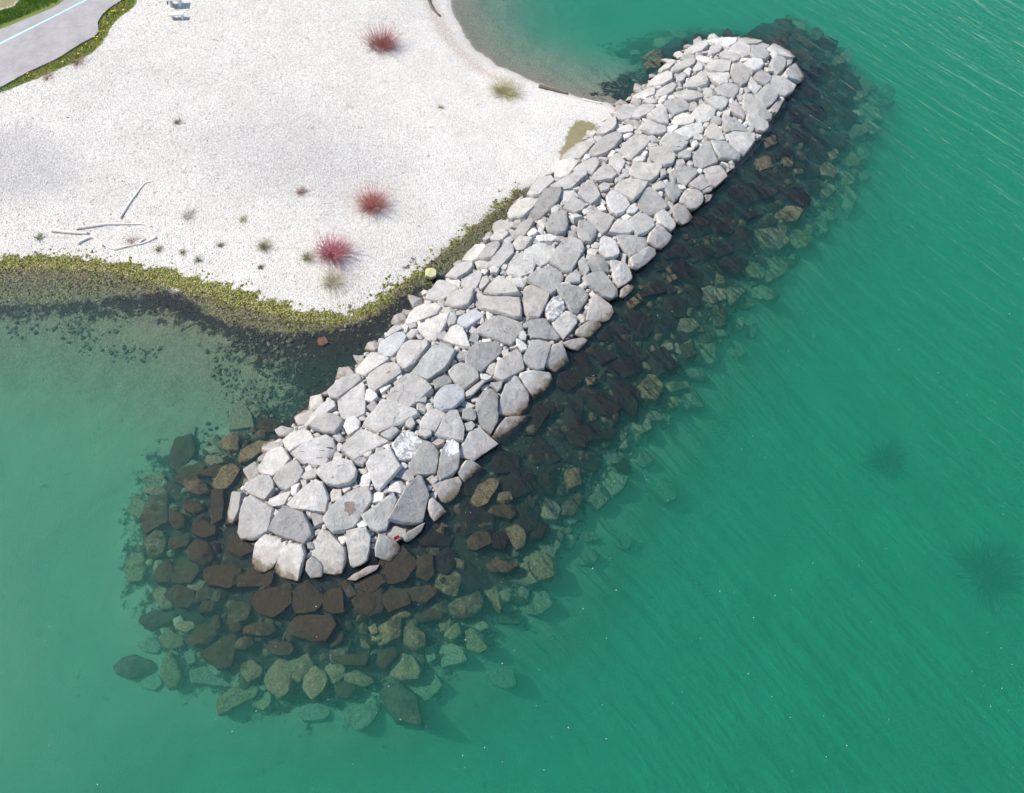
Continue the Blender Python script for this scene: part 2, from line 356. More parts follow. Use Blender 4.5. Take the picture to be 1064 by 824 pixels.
attrs = {'cove': sstep(-2, 2, dw - dc), 'algae': zone(ALG_PX, .9), 'dark': np.maximum(zone(DARK_PX, 1.6), skirtdark * .95 * (Z < -.12)), 'grey': np.maximum(zone(GREY_PX, 1.8), .5 * zone(pts('200,150 300,135 420,185 340,230 240,210'), 2.6) + .28 * zone(pts('40,110 130,60 250,70 380,110 430,190 360,240 200,215 60,235'), 3)), 'debris': zone(DEB_PX, .5),
         'olive': np.maximum(zone(OLV_PX, .55, .6), zone(BARE_PX, .6, 1.2)), 'turf': zone(TURF_PX, .25, 1.2) * (1 - zone(BARE_PX, .6, 1.2)), 'core': core,
         'weed': np.maximum(zone(pts("1018,575 1040,566 1055,585 1050,604 1030,602"), .8, -5.4), zone(pts("918,470 930,464 936,474 926,480"), .6, -5.4)) * .9}
nx, ny = len(gx), len(gy)
I = np.arange(nx * ny).reshape(ny, nx)
F = np.stack([I[:-1, :-1], I[:-1, 1:], I[1:, 1:], I[1:, :-1]], -1).reshape(-1, 4)
GZ = Z.reshape(ny, nx)
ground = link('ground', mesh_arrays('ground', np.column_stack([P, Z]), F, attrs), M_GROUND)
tag(ground, 'white pebble beach running down under the lake as pale sandy bed', 'ground', kind='structure')
DBG = db.reshape(ny, nx)
def gz(p): return sheet_at(GZ, p)           # height of the built sheet
def sheet_db(p): return sheet_at(DBG, p)    # distance in from the breakwater's waterline
def sheet_at(G, p):
    p = np.asarray(p, float).reshape(-1, 2); i = np.clip(np.searchsorted(gx, p[:, 0]) - 1, 0, nx - 2); j = np.clip(np.searchsorted(gy, p[:, 1]) - 1, 0, ny - 2)
    u = (p[:, 0] - gx[i]) / (gx[i + 1] - gx[i]); v = (p[:, 1] - gy[j]) / (gy[j + 1] - gy[j])
    return G[j, i] * (1 - u) * (1 - v) + G[j, i + 1] * u * (1 - v) + G[j + 1, i] * (1 - u) * v + G[j + 1, i + 1] * u * v
# water body
S = 900
wv = [(-S, -S, 0), (S, -S, 0), (S, S, 0), (-S, S, 0), (-S, -S, -14), (S, -S, -14), (S, S, -14), (-S, S, -14)]
wf = [(0, 1, 2, 3), (7, 6, 5, 4), (0, 4, 5, 1), (1, 5, 6, 2), (2, 6, 7, 3), (3, 7, 4, 0)]
water = link('water', mesh_arrays('water', wv, wf, smooth=False), water_material())
tag(water, 'clear green lake water with fine wind ripples around the breakwater', 'water', kind='structure')
# ------------------------------------------------------------------ stones seen on the breakwater, outlined piece by piece
TILES = dict(A=(228, 507), B=(345, 507), C=(240, 420), D=(350, 410), E=(460, 410), F=(330, 320), G=(450, 320), H=(540, 300), I=(430, 220),
             J=(550, 210), N=(640, 200), K=(520, 120), L=(630, 120), P=(615, 30), Q=(720, 25), M=(710, 100))
# name tone outline; tones: w white, c cream, l light, m mid grey, d darker, b bluish, p pinkish
STONES = """
A1 d 11,3 19,4 16,18 10,29 3,31 5,22
A2 m 26,6 36,12 44,17 42,29 40,36 28,42 18,43 15,37 17,20 20,11
A3 d 54,15 62,19 70,21 75,31 77,39 70,46 58,42 48,39 41,35 44,27 50,20
A4 l 37,38 46,41 54,47 49,57 44,66 36,72 31,70 28,62 29,46
A5 l 57,46 69,47 71,55 68,66 66,78 58,76 50,74 44,70 47,60 52,51
A6 m 77,57 83,61 86,66 85,74 76,75 72,68 73,61
A7 l 85,34 91,36 98,44 104,50 105,58 101,65 102,71 95,72 86,71 84,63 76,57 78,46
A8 c 56,13 62,7 70,0 80,-7 86,-4 90,8 88,20 72,18 60,17
B1 m 72,-10 75,-9 78,0 81,6 76,16 75,28 70,30 60,29 47,26 52,17 56,10 61,0 66,-5
B2 l 84,-4 98,-8 105,-9 108,-4 106,2 104,7 97,13 92,11 88,4
B3 l 12,4 22,-1 29,-3 32,2 33,9 28,16 22,25 18,33 8,36 1,37 -4,32 -6,25 -2,18 5,10
B4 m 46,8 51,4 54,10 50,18 47,28 45,34 38,36 32,33 28,28 25,22 30,19 36,17 41,13
B5 c 12,36 20,34 28,33 32,40 31,50 29,60 24,64 18,66 15,64 14,56 12,46
B6 m 39,38 44,39 52,43 57,48 59,55 54,58 50,62 44,61 36,57 36,50 38,44
B7 p 81,10 84,8 90,14 95,20 90,24 85,28 82,24 80,17
B8 d 60,38 68,35 77,29 74,36 68,42 63,45 60,44
B9 l 13,78 20,73 32,67 40,66 38,70 28,75 20,79
C1 l 60,19 65,22 69,28 60,31 53,36 49,39 44,34 42,29 48,24 55,21
C2 m 50,40 55,36 62,31 70,28 79,25 85,28 86,36 82,44 77,51 70,50 62,49 56,45
C3 l 38,37 43,36 47,41 49,45 44,50 38,55 34,58 25,57 22,54 26,47 31,41
C4 m 50,46 55,46 60,54 58,60 53,66 46,70 39,67 34,61 39,54 45,49
C5 m 26,59 32,59 35,64 35,69 31,74 27,78 20,76 14,73 10,70 12,65
C6 l 61,56 70,52 72,55 70,60 62,62 58,60
C7 l 80,48 92,44 100,46 104,54 103,62 98,66 88,68 80,66 74,60 71,56 76,51
C8 m 78,7 85,7 93,11 92,16 87,24 80,24 72,20 66,19 69,13
C10 l 82,-4 86,-2 87,2 82,5 76,8 68,15 63,19 62,17 68,9 75,2
D1 w 8,18 14,16 19,21 18,27 10,33 8,31 5,25
D2 m 37,6 44,5 46,9 58,11 66,13 68,16 60,21 50,25 40,28 34,30 27,27 21,24 24,19 30,13
D3 l 20,29 27,30 36,34 43,38 38,41 28,44 20,49 14,53 9,49 3,45 7,40 14,34
D4 l 24,57 28,51 38,52 40,45 44,44 48,52 53,60 48,66 42,72 36,79 32,77 29,69 27,62
D5 w 54,31 60,28 66,33 71,38 70,44 66,51 59,54 52,54 49,49 46,40 50,36
D6 m 72,38 77,39 82,43 85,47 84,56 82,65 73,66 65,66 61,61 60,58 65,53 69,46
D7 m 92,39 97,37 101,41 102,50 101,62 96,67 86,71 84,64 86,52 88,45
D8 m 90,17 95,12 100,13 103,20 106,28 105,39 101,38 95,34 86,35 82,33 85,27
D9 l 72,18 77,12 83,11 89,13 90,16 85,25 82,30 77,28 70,28 69,22
D10 l 68,29 78,29 79,33 74,36 69,34
D11 l 36,33 46,27 49,27 52,30 46,36 43,37
D12 m 57,20 63,19 65,24 62,28 57,25
E1 l 24,29 31,28 36,34 40,39 45,42 40,45 33,47 30,52 26,55 20,53 14,50 15,44 19,37
E2 p 19,55 24,55 29,59 34,62 28,66 22,71 19,75 16,70 13,65 15,60
E3 p 47,25 53,19 60,18 72,18 70,22 62,30 55,37 50,41 46,40 41,35
E4 m 28,8 30,3 34,-3 40,-5 46,0 46,8 44,16 46,21 43,27 40,33 34,28 30,22 28,14
E6 m 17,12 23,11 27,14 28,19 26,22 20,21 16,20
E7 m 18,24 24,22 27,26 24,30 20,30
F1 l 16,77 23,72 31,65 37,60 39,63 38,74 40,80 39,87 33,90 28,88 20,92 17,84
F2 w 40,67 43,66 49,71 50,74 45,78 39,76
F3 l 72,10 76,5 80,0 88,-3 98,-4 103,-1 98,4 88,8 80,11 74,12
F4 b 52,29 58,26 66,21 72,20 74,24 70,32 65,37 62,40 56,40 50,37 51,33
F5 l 66,38 72,30 76,27 84,27 92,27 92,31 88,36 84,41 80,46 74,50 70,51 67,46 65,41
F6 l 58,20 63,15 68,14 71,18 66,21 60,24 56,25
F7 l 44,37 47,37 50,40 58,42 60,44 55,47 48,49 44,53 40,55 33,54 31,51 35,46 40,42
F8 l 43,55 50,50 58,46 66,46 69,50 70,55 64,56 58,57 53,62 51,66 48,69 43,66 41,61
F9 l 20,59 27,55 34,54 36,58 30,65 23,71 18,75 11,75 9,71 14,65
F10 l 62,68 66,64 73,57 77,56 86,59 92,63 96,68 92,71 84,74 79,80 72,84 63,80 57,72
F11 w 53,62 58,60 61,63 58,66 53,70 51,67
F12 m 82,73 88,71 91,75 90,78 82,78
F13 l 68,16 73,11 75,15 73,20 70,18
F17 w 64,56 69,54 71,57 67,60
G1 m 64,55 70,57 74,63 80,71 80,76 79,85 73,92 69,91 59,88 56,84 56,77 58,70 61,62
G2 c 73,54 80,52 88,52 97,54 100,60 97,66 92,71 84,76 82,71 80,68 75,61 72,57
G3 d 81,27 87,26 94,28 98,30 94,35 91,41 92,51 87,52 80,48 75,43 78,37 82,32
G6 m 44,10 50,6 58,6 65,9 74,12 75,18 72,22 67,25 65,30 60,29 54,24 46,22 38,20 37,16
G7 m 36,28 44,27 52,26 58,31 57,36 50,41 45,47 40,53 34,50 28,47 27,42 30,34
G8 c 14,16 20,13 25,16 28,22 31,32 25,32 15,29 8,26
G9 b 6,28 12,31 19,36 14,45 10,51 4,54 -4,60 -8,57 -14,55 -19,53 -13,45 -7,38 0,31
G10 b 22,7 27,3 34,-1 40,2 42,5 38,8 32,12 28,16 24,15 20,12
G11 l 18,48 22,46 30,47 37,53 38,58 32,63 26,67 20,63 15,58 13,52
G12 b 10,64 20,63 26,68 26,75 20,80 16,85 8,86 1,82 1,74 5,68
G13 p 60,39 66,37 70,33 74,38 75,44 76,50 70,54 63,57 58,61 50,58 52,52 54,44
G14 m 47,47 52,45 53,53 49,56 44,52
G15 l 27,70 35,64 41,60 43,62 38,67 32,73 28,74
G16 d 0,60 10,55 14,57 16,62 8,65 2,68
G17 w 39,55 44,55 49,58 44,61 40,59
G18 w 70,20 75,18 78,22 77,26 74,26 71,24
G25 w 68,24 72,25 78,30 78,34 74,35 70,31
G19 l 48,62 58,61 57,66 54,69 50,65
G21 m 10,6 18,4 20,8 18,13 13,15
G22 m 2,20 6,16 10,18 12,22 8,26 2,24
G23 l -13,13 -2,10 8,5 14,5 12,12 8,18 2,26 -4,26 -9,21 -13,17
H1 p 22,54 27,47 34,45 37,50 40,57 41,61 36,66 30,70 26,67 21,62 19,58
H2 m 6,26 16,25 22,25 28,33 34,40 30,42 20,41 10,40 8,35
H3 l 28,27 33,22 39,18 43,19 48,24 48,28 44,33 40,37 37,41 33,37 29,32
H4 w 22,12 28,7 33,6 37,10 38,16 35,20 28,26 24,25 21,20
H5 m 28,-3 40,-4 46,-3 54,0 58,4 56,9 52,14 49,20 44,19 40,12 37,6
H6 p 4,-2 12,-5 20,-2 25,4 23,10 19,18 16,24 8,24 4,18 3,8
H7 p 60,8 64,4 70,9 76,15 77,20 74,26 70,28 64,26 56,26 57,18
H8 p 50,32 56,27 62,26 68,28 68,31 62,37 58,41 51,40 47,37 48,34
H9 p 36,45 44,42 52,41 56,43 53,48 48,52 43,50
H12 c 22,50 26,47 28,49 24,53
I1 l 66,9 72,6 79,7 80,12 77,15 70,17 66,17 65,12
I2 l 64,22 70,17 77,15 79,18 74,23 70,24 64,24
I3 c 51,26 58,26 60,28 56,34 53,38 48,40 43,40 39,38 44,32
I4 m 62,26 66,24 70,24 72,27 69,32 66,37 60,38 53,38 57,32
I5 m 76,26 80,25 83,28 83,34 79,38 75,42 71,46 66,46 61,44 66,37 71,31
I6 m 85,15 90,9 97,6 100,8 97,12 93,18 88,21 82,21 80,19
I7 m 84,36 89,34 96,34 99,38 101,43 99,50 95,51 88,53 80,51 77,48 79,43
I8 l 35,44 42,42 49,41 49,46 45,50 40,52 36,55 26,54 30,50
I9 m 48,51 54,47 57,50 55,57 51,63 43,63 39,60 41,55
I10 l 20,58 25,57 30,60 37,61 36,64 30,67 24,70 17,72 10,72 10,69 15,64
I11 m 57,54 61,53 63,57 60,61 56,64 54,62
I12 l 66,56 70,52 75,54 80,59 86,64 88,69 76,70 64,69 58,67 61,62
I13 m 28,66 36,65 44,64 50,65 49,71 46,77 40,79 32,78 26,75 27,70
I14 p 53,73 58,70 68,70 78,70 88,71 89,78 89,88 83,88 75,85 66,81 56,80 51,76
I18 w 92,32 98,29 104,25 111,26 118,28 118,34 115,39 106,44 99,42 92,40
I19 l 63,47 68,45 71,48 69,51 64,51
I20 l 57,23 62,19 65,21 60,24
I21 w 94,17 99,13 103,16 100,19 96,20
J1 d 19,9 26,7 31,8 32,14 32,21 30,25 23,26 16,24 14,20 16,14
J2 m 41,16 46,15 52,19 56,23 55,28 51,33 45,33 41,29 40,23
J3 p 48,8 56,6 64,9 71,12 69,17 65,23 61,26 55,22 50,16
J4 c 70,18 74,14 82,15 87,18 87,24 83,26 74,26 66,25
J5 m 83,14 90,9 97,10 102,14 104,20 98,25 90,28 87,24 86,18
J6 m 73,27 82,26 90,29 97,29 99,37 92,41 84,45 81,42 76,34
J7 l 60,28 63,26 70,29 74,36 75,43 70,46 64,46 58,40
J8 m 25,35 30,30 37,29 43,33 46,38 41,46 37,53 35,58 29,57 22,52 16,48 20,42
J9 m 12,54 18,52 24,55 29,61 26,68 23,73 18,76 10,72 4,68 -2,65 2,60
J10 m 45,62 54,57 62,56 68,65 73,73 73,78 68,81 62,79 54,72 48,68
J11 m 52,46 56,43 61,46 66,51 67,57 60,56 54,57 50,53 48,50
J12 l 68,46 75,48 81,50 84,55 86,63 80,68 75,70 72,66 70,60 69,53
J13 p 84,46 92,41 99,37 105,39 105,44 98,51 90,56 86,54 84,50
J14 m 40,50 45,45 48,50 50,56 47,61 43,56
J15 l 31,62 37,56 40,55 43,60 42,66 36,67 30,66
J17 w 26,67 34,66 35,69 28,70
J19 w 80,6 86,1 91,5 88,9 82,9
J27 p 77,72 82,68 87,70 85,74 78,80 75,79
N1 p 28,34 35,27 40,31 47,36 44,42 38,47 33,45 26,41
N2 c 33,18 40,14 45,19 49,26 49,29 46,32 41,29 36,25
N3 p 46,14 51,9 58,13 61,16 64,21 60,25 56,27 51,24 48,19
N4 l 54,4 59,-3 66,-2 72,2 70,9 66,14 62,14 54,8
N6 p 74,2 80,2 78,7 74,9
L1 l 0,67 4,63 10,64 17,69 20,74 15,80 9,82 4,79 1,73
L2 m 26,70 31,62 36,59 42,64 48,70 51,76 45,80 38,82 33,81 28,75
L3 c 12,54 18,52 27,54 35,55 32,61 26,68 22,71 16,67 8,63 7,59
L4 c 23,38 31,38 38,40 46,39 47,42 43,49 37,54 30,53 20,49 19,46
L5 l 2,38 5,33 10,32 16,38 14,43 11,48 8,45 3,41
L6 m 19,18 26,14 32,15 37,20 33,25 28,29 22,34 16,33 10,29 14,23
L7 l 31,6 36,4 43,7 50,9 50,13 44,15 38,15 30,12 29,10
L8 l 37,26 43,25 53,26 54,31 58,33 56,39 49,41 43,39 36,32
L9 m 50,15 57,15 63,18 69,19 67,24 63,28 57,29 52,27 45,23 46,19
L10 w 56,14 64,9 72,6 80,5 82,9 80,13 72,15 68,19 62,17
L11 m 80,24 85,22 89,30 93,38 86,40 80,43 74,40 72,34 75,29
L12 c 86,7 89,5 93,8 97,15 99,20 93,21 86,19 82,16 83,11
L14 m 58,44 65,41 72,42 77,47 71,52 66,58 61,54 56,48
L15 p 75,52 80,47 84,52 86,58 82,61 78,63 72,60 69,57
L16 p 82,43 88,41 95,41 98,45 100,51 95,54 91,59 86,58 84,51
L17 p 64,67 70,62 75,62 79,66 80,72 76,77 72,79 66,76 61,71
L18 m 50,54 56,54 60,58 63,63 60,68 56,72 52,68 49,60
L22 p 79,63 86,59 89,60 87,63 81,65
L23 l 60,31 66,28 70,30 70,35 65,36 61,34
L24 w 73,16 78,14 81,18 78,20 73,19
L25 w 71,22 75,20 77,24 73,27
L26 m 45,45 49,44 50,49 46,51
L27 l 8,51 13,50 15,53 10,54
K1 c 50,37 54,30 63,26 70,21 76,16 79,20 74,26 69,32 66,35 58,36
K2 m 79,23 86,17 96,13 102,14 100,20 94,27 88,31 80,33 73,32 75,27
K3 l 46,40 52,38 60,36 65,38 60,43 56,48 50,50 44,49
K4 m 66,39 74,35 80,34 83,38 79,44 76,48 70,46 62,45 60,44
K5 m 30,53 36,50 42,49 45,54 40,58 36,62 33,66 27,67 22,66 25,60
K6 m 52,53 58,49 64,46 72,46 72,50 66,54 60,59 54,61 48,61 41,59 46,56
K7 d 36,64 42,62 51,62 51,66 48,72 43,77 38,80 33,84 28,86 22,84 27,78 31,72
K8 l 20,69 26,68 31,69 30,74 25,78 20,84 10,86 6,84 10,76
K9 m 56,72 62,68 67,70 72,74 68,78 62,80 56,78 52,76
K10 m 72,56 76,54 80,59 83,66 80,70 75,73 69,69 64,65 67,60
K11 m 80,46 84,42 90,41 93,45 97,49 93,53 86,54 80,54 75,52
K15 c 9,72 14,66 18,63 19,67 16,71 11,73
K16 l 82,58 86,55 92,56 90,61 84,63
K17 l 95,53 99,50 103,52 100,56 96,56
K18 l 80,12 88,5 96,2 97,8 94,12 86,15 82,15
K19 l 97,12 102,9 108,7 111,10 110,13 105,14 99,15
K21 w 42,78 46,74 49,77 47,81 42,81
P1 m 26,63 36,62 38,64 35,70 32,74 26,75 18,74 20,70
P2 m 40,63 48,61 53,62 51,66 46,70 40,73 33,73 35,68
P3 l 52,70 56,65 58,62 62,66 64,72 64,77 58,78 52,76 46,73
P4 l 36,54 42,51 50,48 53,49 52,53 46,55 38,57 33,57
P5 m 54,50 60,47 67,45 71,47 68,51 62,54 54,55 52,54
P6 l 50,41 56,37 63,35 67,37 67,42 62,45 54,46 47,47 45,46 47,43
P7 m 70,29 76,26 83,24 87,25 85,29 81,32 74,35 67,36 66,34
P8 l 80,43 86,39 91,36 95,39 97,44 95,47 87,48 77,47 76,45
P9 l 71,52 77,49 86,49 92,51 93,55 88,57 82,59 76,59 70,56 68,54
P10 d 62,59 70,57 78,59 81,63 81,66 76,67 71,69 68,71 64,67 60,62
P11 l 86,66 91,62 98,63 103,67 102,72 97,76 91,77 86,74 83,70
P13 c 69,71 76,68 82,70 86,74 84,78 78,79 72,79 67,76
P14 l 78,18 84,14 90,11 96,12 97,14 92,18 84,20 75,21
P15 m 73,24 78,21 85,21 86,23 80,25
P20 m 55,34 60,30 66,27 69,29 65,33 58,35
P21 m 70,39 76,36 79,38 76,43 70,45
P22 w 76,35 80,31 83,33 81,38
P24 l 84,33 88,28 92,29 92,34 86,36
P25 l 42,60 48,56 54,57 54,60 48,61
P26 w 55,60 58,56 63,55 61,60 57,62
Q1 w 11,13 20,11 30,10 37,10 36,14 30,17 26,16 20,15
Q2 c 38,11 45,10 53,12 58,14 54,16 47,16 41,15
Q3 l 53,17 58,15 64,17 62,20 56,20
Q4 w 62,20 66,17 74,20 82,24 86,28 82,29 76,27 70,25
Q5 m 33,17 39,14 44,17 48,19 48,25 42,26 37,22 31,19
Q6 m 49,20 56,20 62,22 64,26 60,29 52,28 48,26
Q7 l 24,23 30,22 36,23 40,26 38,29 34,31 28,29 22,26
Q8 m 17,30 24,29 32,30 31,35 30,39 24,40 16,39 10,36 13,33
Q9 l 12,40 18,40 30,40 31,43 29,48 23,49 17,46 12,43
Q10 p 33,34 38,33 44,36 50,40 48,45 44,49 40,51 35,47 31,41
Q11 w 44,31 50,28 57,29 59,33 56,37 51,39 46,36 41,34
Q12 m 66,29 72,27 77,30 77,35 74,40 70,42 66,37 64,33
Q13 l 57,37 62,38 66,43 64,48 60,51 54,48 50,44 53,40
Q14 l 86,31 89,33 92,38 94,42 91,48 84,48 77,46 75,42 80,36
Q15 l 68,43 74,44 79,48 84,53 82,57 76,60 70,57 66,53 63,48
Q16 m 58,55 62,50 66,54 70,59 69,63 65,67 61,69 56,64 52,59
Q17 l 43,57 48,57 53,62 60,69 66,74 66,78 62,79 55,76 48,74 43,70 42,63
Q18 m 22,50 28,48 36,49 39,52 37,57 34,61 28,60 22,57 19,53
Q19 w 12,62 18,59 26,60 30,62 28,67 24,71 20,70 14,66 10,63
Q20 p 30,70 33,65 37,62 41,67 44,74 43,78 37,75 32,73
Q21 p 65,69 69,65 75,63 74,67 70,74 67,73
Q22 w 48,44 52,48 56,53 53,57 49,54 46,49
Q28 w 60,35 66,37 68,39 62,39
Q29 l 78,30 83,30 82,33 78,34
Q31 m 42,52 46,51 49,55 45,57
Q32 l 14,18 22,16 25,18 22,22 16,24 13,23
M1 l 34,15 40,17 48,20 53,24 56,29 48,28 42,28 36,23 32,19
M2 l 54,14 59,14 66,17 71,21 71,26 67,29 62,28 56,23 53,18
M3 l 36,31 42,29 53,30 59,31 60,36 56,42 51,48 47,46 41,39
M5 m 23,37 28,40 36,37 40,41 45,45 49,48 47,52 40,52 31,51 27,46
M10 p 37,58 43,55 43,59 38,62
M11 m 33,20 38,24 44,28 36,29 33,25
"""
# stones a viewer can name at once: short reference, full label, special material
SPECIAL = {
 'A1': ('dark-faced edge slab', 'narrow dark-faced slab standing on the left edge of the near tip'),
 'A3': ('darkest grey near-tip block', 'darkest grey six-sided block just above the near tip'),
 'A4': ('brown-footed near-tip block', 'left of two waterline blocks with brown feet at the near tip'),
 'A5': ('square brown-footed block', 'squarer right one of two brown-footed waterline blocks at the near tip'),
 'A7': ('tall near-tip block', 'tall pale block in the middle of the near tip waterline'),
 'A8': ('cream wedge', 'large cream wedge with a shaded front face above the near tip'),
 'B3': ('rust-patched stone', 'long pale stone with a brown lichen patch on its flat top'),
 'B9': ('wet white slab', 'low wet white slab lying at the waterline of the near tip'),
 'C2': ('slashed grey slab', 'grey slab with short dark slashes across its top', 'slash'),
 'C3': ('ribbed pale slab', 'ribbed pale slab on the beach-side edge near the near tip'),
 'D2': ('long thick slab', 'long thick grey slab with a shaded lower edge across the crest'),
 'D3': ('lilac-white slab', 'lilac-white tapering slab between the slashed slab and the pitted stone'),
 'D5': ('pitted white boulder', 'round white boulder with a deeply pitted top', 'mottled'),
 'D7': ('white-topped upright stone', 'tall grey stone with a bright white upper end', 'whitetop'),
 'E1': ('big sharp-edged wedge', 'big sharp-edged pale wedge overhanging the seaward waterline'),
 'E3': ('brown-edged waterline slab', 'low slab with a wide brown band at the seaward waterline'),
 'F2': ('small bright white block', 'small bright white block, much whiter than its neighbours, towards the bay'),
 'F8': ('red-flecked stone', 'pale rounded stone with a small red-brown fleck', 'rust'),
 'G6': ('large spotted slab', 'large flat slab with dark lichen spots in the middle of the crest', 'spotted'),
 'G9': ('pale blue slab', 'long pale blue slab, the only clearly blue stone on the crest'),
 'G12': ('two-blotch stone', 'rounded bluish stone with two dark blotches beside the pale blue slab', 'spotted'),
 'G2': ('rounded cream edge boulder', 'rounded cream boulder with a brown flank on the seaward waterline'),
 'H1': ('pinkish edge boulder', 'pinkish rounded boulder at the seaward waterline'),
 'H4': ('white cracked stone', 'small white stone with a swirling cracked top', 'mottled'),
 'H6': ('pinkish dimpled block', 'pinkish upright block with three dark dimples', 'spotted'),
 'I12': ('spotted triangular stone', 'triangular pale stone with a few dark spots', 'spotted'),
 'I14': ('broad pinkish slab', 'broad pinkish slab directly below the spotted triangular stone', 'spotted'),
 'I18': ('brightest white slab', 'brightest white slab on the crest, opposite the mossy shore'),
 'I5': ('ridged grey slab', 'long ridged grey slab sloping towards the mossy shore'),
 'J1': ('dark dimpled stone', 'darker grey stone with dimples beside the brightest white slab', 'spotted'),
 'J3': ('pink pockmarked stone', 'pale stone with many pink-brown pockmarks', 'spotted'),
 'J10': ('large dark-sided wedge', 'large wedge with a thick dark side above the seaward waterline'),
 'K2': ('slab beside olive patch', 'long smooth slab lying beside the olive patch of the beach'),
 'K3': ('lichen-edged slab', 'grey slab with yellow lichen on its end at the beach edge'),
 'L3': ('cream flat slab', 'cream flat-topped slab, lower of two alike on the upper crest'),
 'L4': ('upper cream slab', 'cream flat-topped slab, upper of two alike on the upper crest'),
 'L9': ('slotted slab', 'grey slab with one long dark slot in its top', 'slash'),
 'L10': ('long white slab', 'long bright white slab above the slotted slab'),
 'L16': ('two-tone edge block', 'block half pale and half brown at the seaward waterline'),
 'M3': ('stained trapezoid block', 'trapezoid block with an irregular stain at the seaward waterline'),
 'Q1': ('white far-rim slab', 'long white slab on the far rim of the breakwater'),
 'Q4': ('white curved rim slab', 'white slab on the right of the far rim'),
 'Q8': ('broad grey far-tip slab', 'broad grey slab in the middle of the far tip'),
 'Q14': ('far corner block', 'pale block standing at the seaward corner of the far tip'),
 'Q17': ('long far-tip wedge', 'long pale wedge pointing down to the sea near the far tip'),
}
SPOTTED = {'G7', 'J2', 'J8', 'K11', 'C7', 'P10', 'Q10'}
TONE = dict(w=(.70, .675, .62), c=(.59, .558, .50), l=(.53, .502, .460), m=(.455, .435, .402), d=(.355, .342, .322), b=(.485, .485, .478), p=(.52, .475, .43))
TWORD = dict(w='white', c='cream', l='pale grey', m='mid grey', d='dark grey', b='bluish grey', p='pinkish grey')

def rock_mesh(name, top, nrm, thick, edge, amp, freq, seed, relief=.05, taper=.72, flare=1.02, inset=.012, jag=.06, smooth=.25, sharp=32):
    """an angular rock under an outline of 3-D points; returns a mesh around its own base point"""
    rnd = random.Random(seed); top = [Vector(p) for p in top]; c = sum(top, Vector()) / len(top); n = Vector(nrm).normalized()
    size = max((p - c).length for p in top)
    tilt = (n.orthogonal().normalized() * rnd.uniform(-jag, jag)); tilt.rotate(Matrix.Rotation(rnd.uniform(0, 6.28), 3, n))
    bm = bmesh.new()
    def ring(scale, drop, var):
        for p in top:
            q = c + (p - c) * scale * (1 + rnd.uniform(-.02, .02)); q -= (q - c).project(n) * .35
            h = -drop + (q - c).dot(tilt) + rnd.uniform(-var, var)
            bm.verts.new(q + n * h)
    k = 1 - inset / max(size, .1)
    ring(k * .985, -relief * .4, relief * .55); ring(k * flare, thick * .15, relief * .4); ring(k * flare * .98, thick * .5, 0); ring(k * taper, thick, 0)
    for _ in range(2): bm.verts.new(c + n * (relief * rnd.uniform(.4, 1.2)) + (rnd.choice(top) - c) * rnd.uniform(.05, .45))
    res = bmesh.ops.convex_hull(bm, input=bm.verts)
    dead = [g for g in set(res['geom_interior']) | set(res['geom_unused']) if isinstance(g, bmesh.types.BMVert)]
    if dead: bmesh.ops.delete(bm, geom=dead, context='VERTS')
    if edge < size * .5:                                     # knock the arrises off before the grain goes on
        bmesh.ops.bevel(bm, geom=bm.edges[:], offset=min(.022, size * .04), segments=1, affect='EDGES', profile=.6, clamp_overlap=True)
    bmesh.ops.triangulate(bm, faces=bm.faces)
    for _ in range(3):
        es = [e for e in bm.edges if e.calc_length() > edge]
        if not es: break
        bmesh.ops.subdivide_edges(bm, edges=es, cuts=1); bmesh.ops.triangulate(bm, faces=[f for f in bm.faces if len(f.verts) > 3])
    if smooth: bmesh.ops.smooth_vert(bm, verts=bm.verts, factor=smooth, use_axis_x=True, use_axis_y=True, use_axis_z=True)
    bm.normal_update(); off = Vector((seed * 1.37 % 91, seed * 2.11 % 83, seed * .77 % 67))
    for v in bm.verts:
        q = v.co * freq + off
        d = mnoise.noise(q) * .6 + mnoise.noise(q * 2.3) * .35 + abs(mnoise.noise(q * .6)) * -.5 + mnoise.noise(q * 5.1) * .18
        v.co += v.normal * (d * amp)
    org = c - n * thick * .9
    for v in bm.verts: v.co -= org
    for f in bm.faces: f.smooth = True
    me = bpy.data.meshes.new(name); bm.to_mesh(me); bm.free(); me.set_sharp_from_angle(angle=R(sharp))
    return me, org, c, size

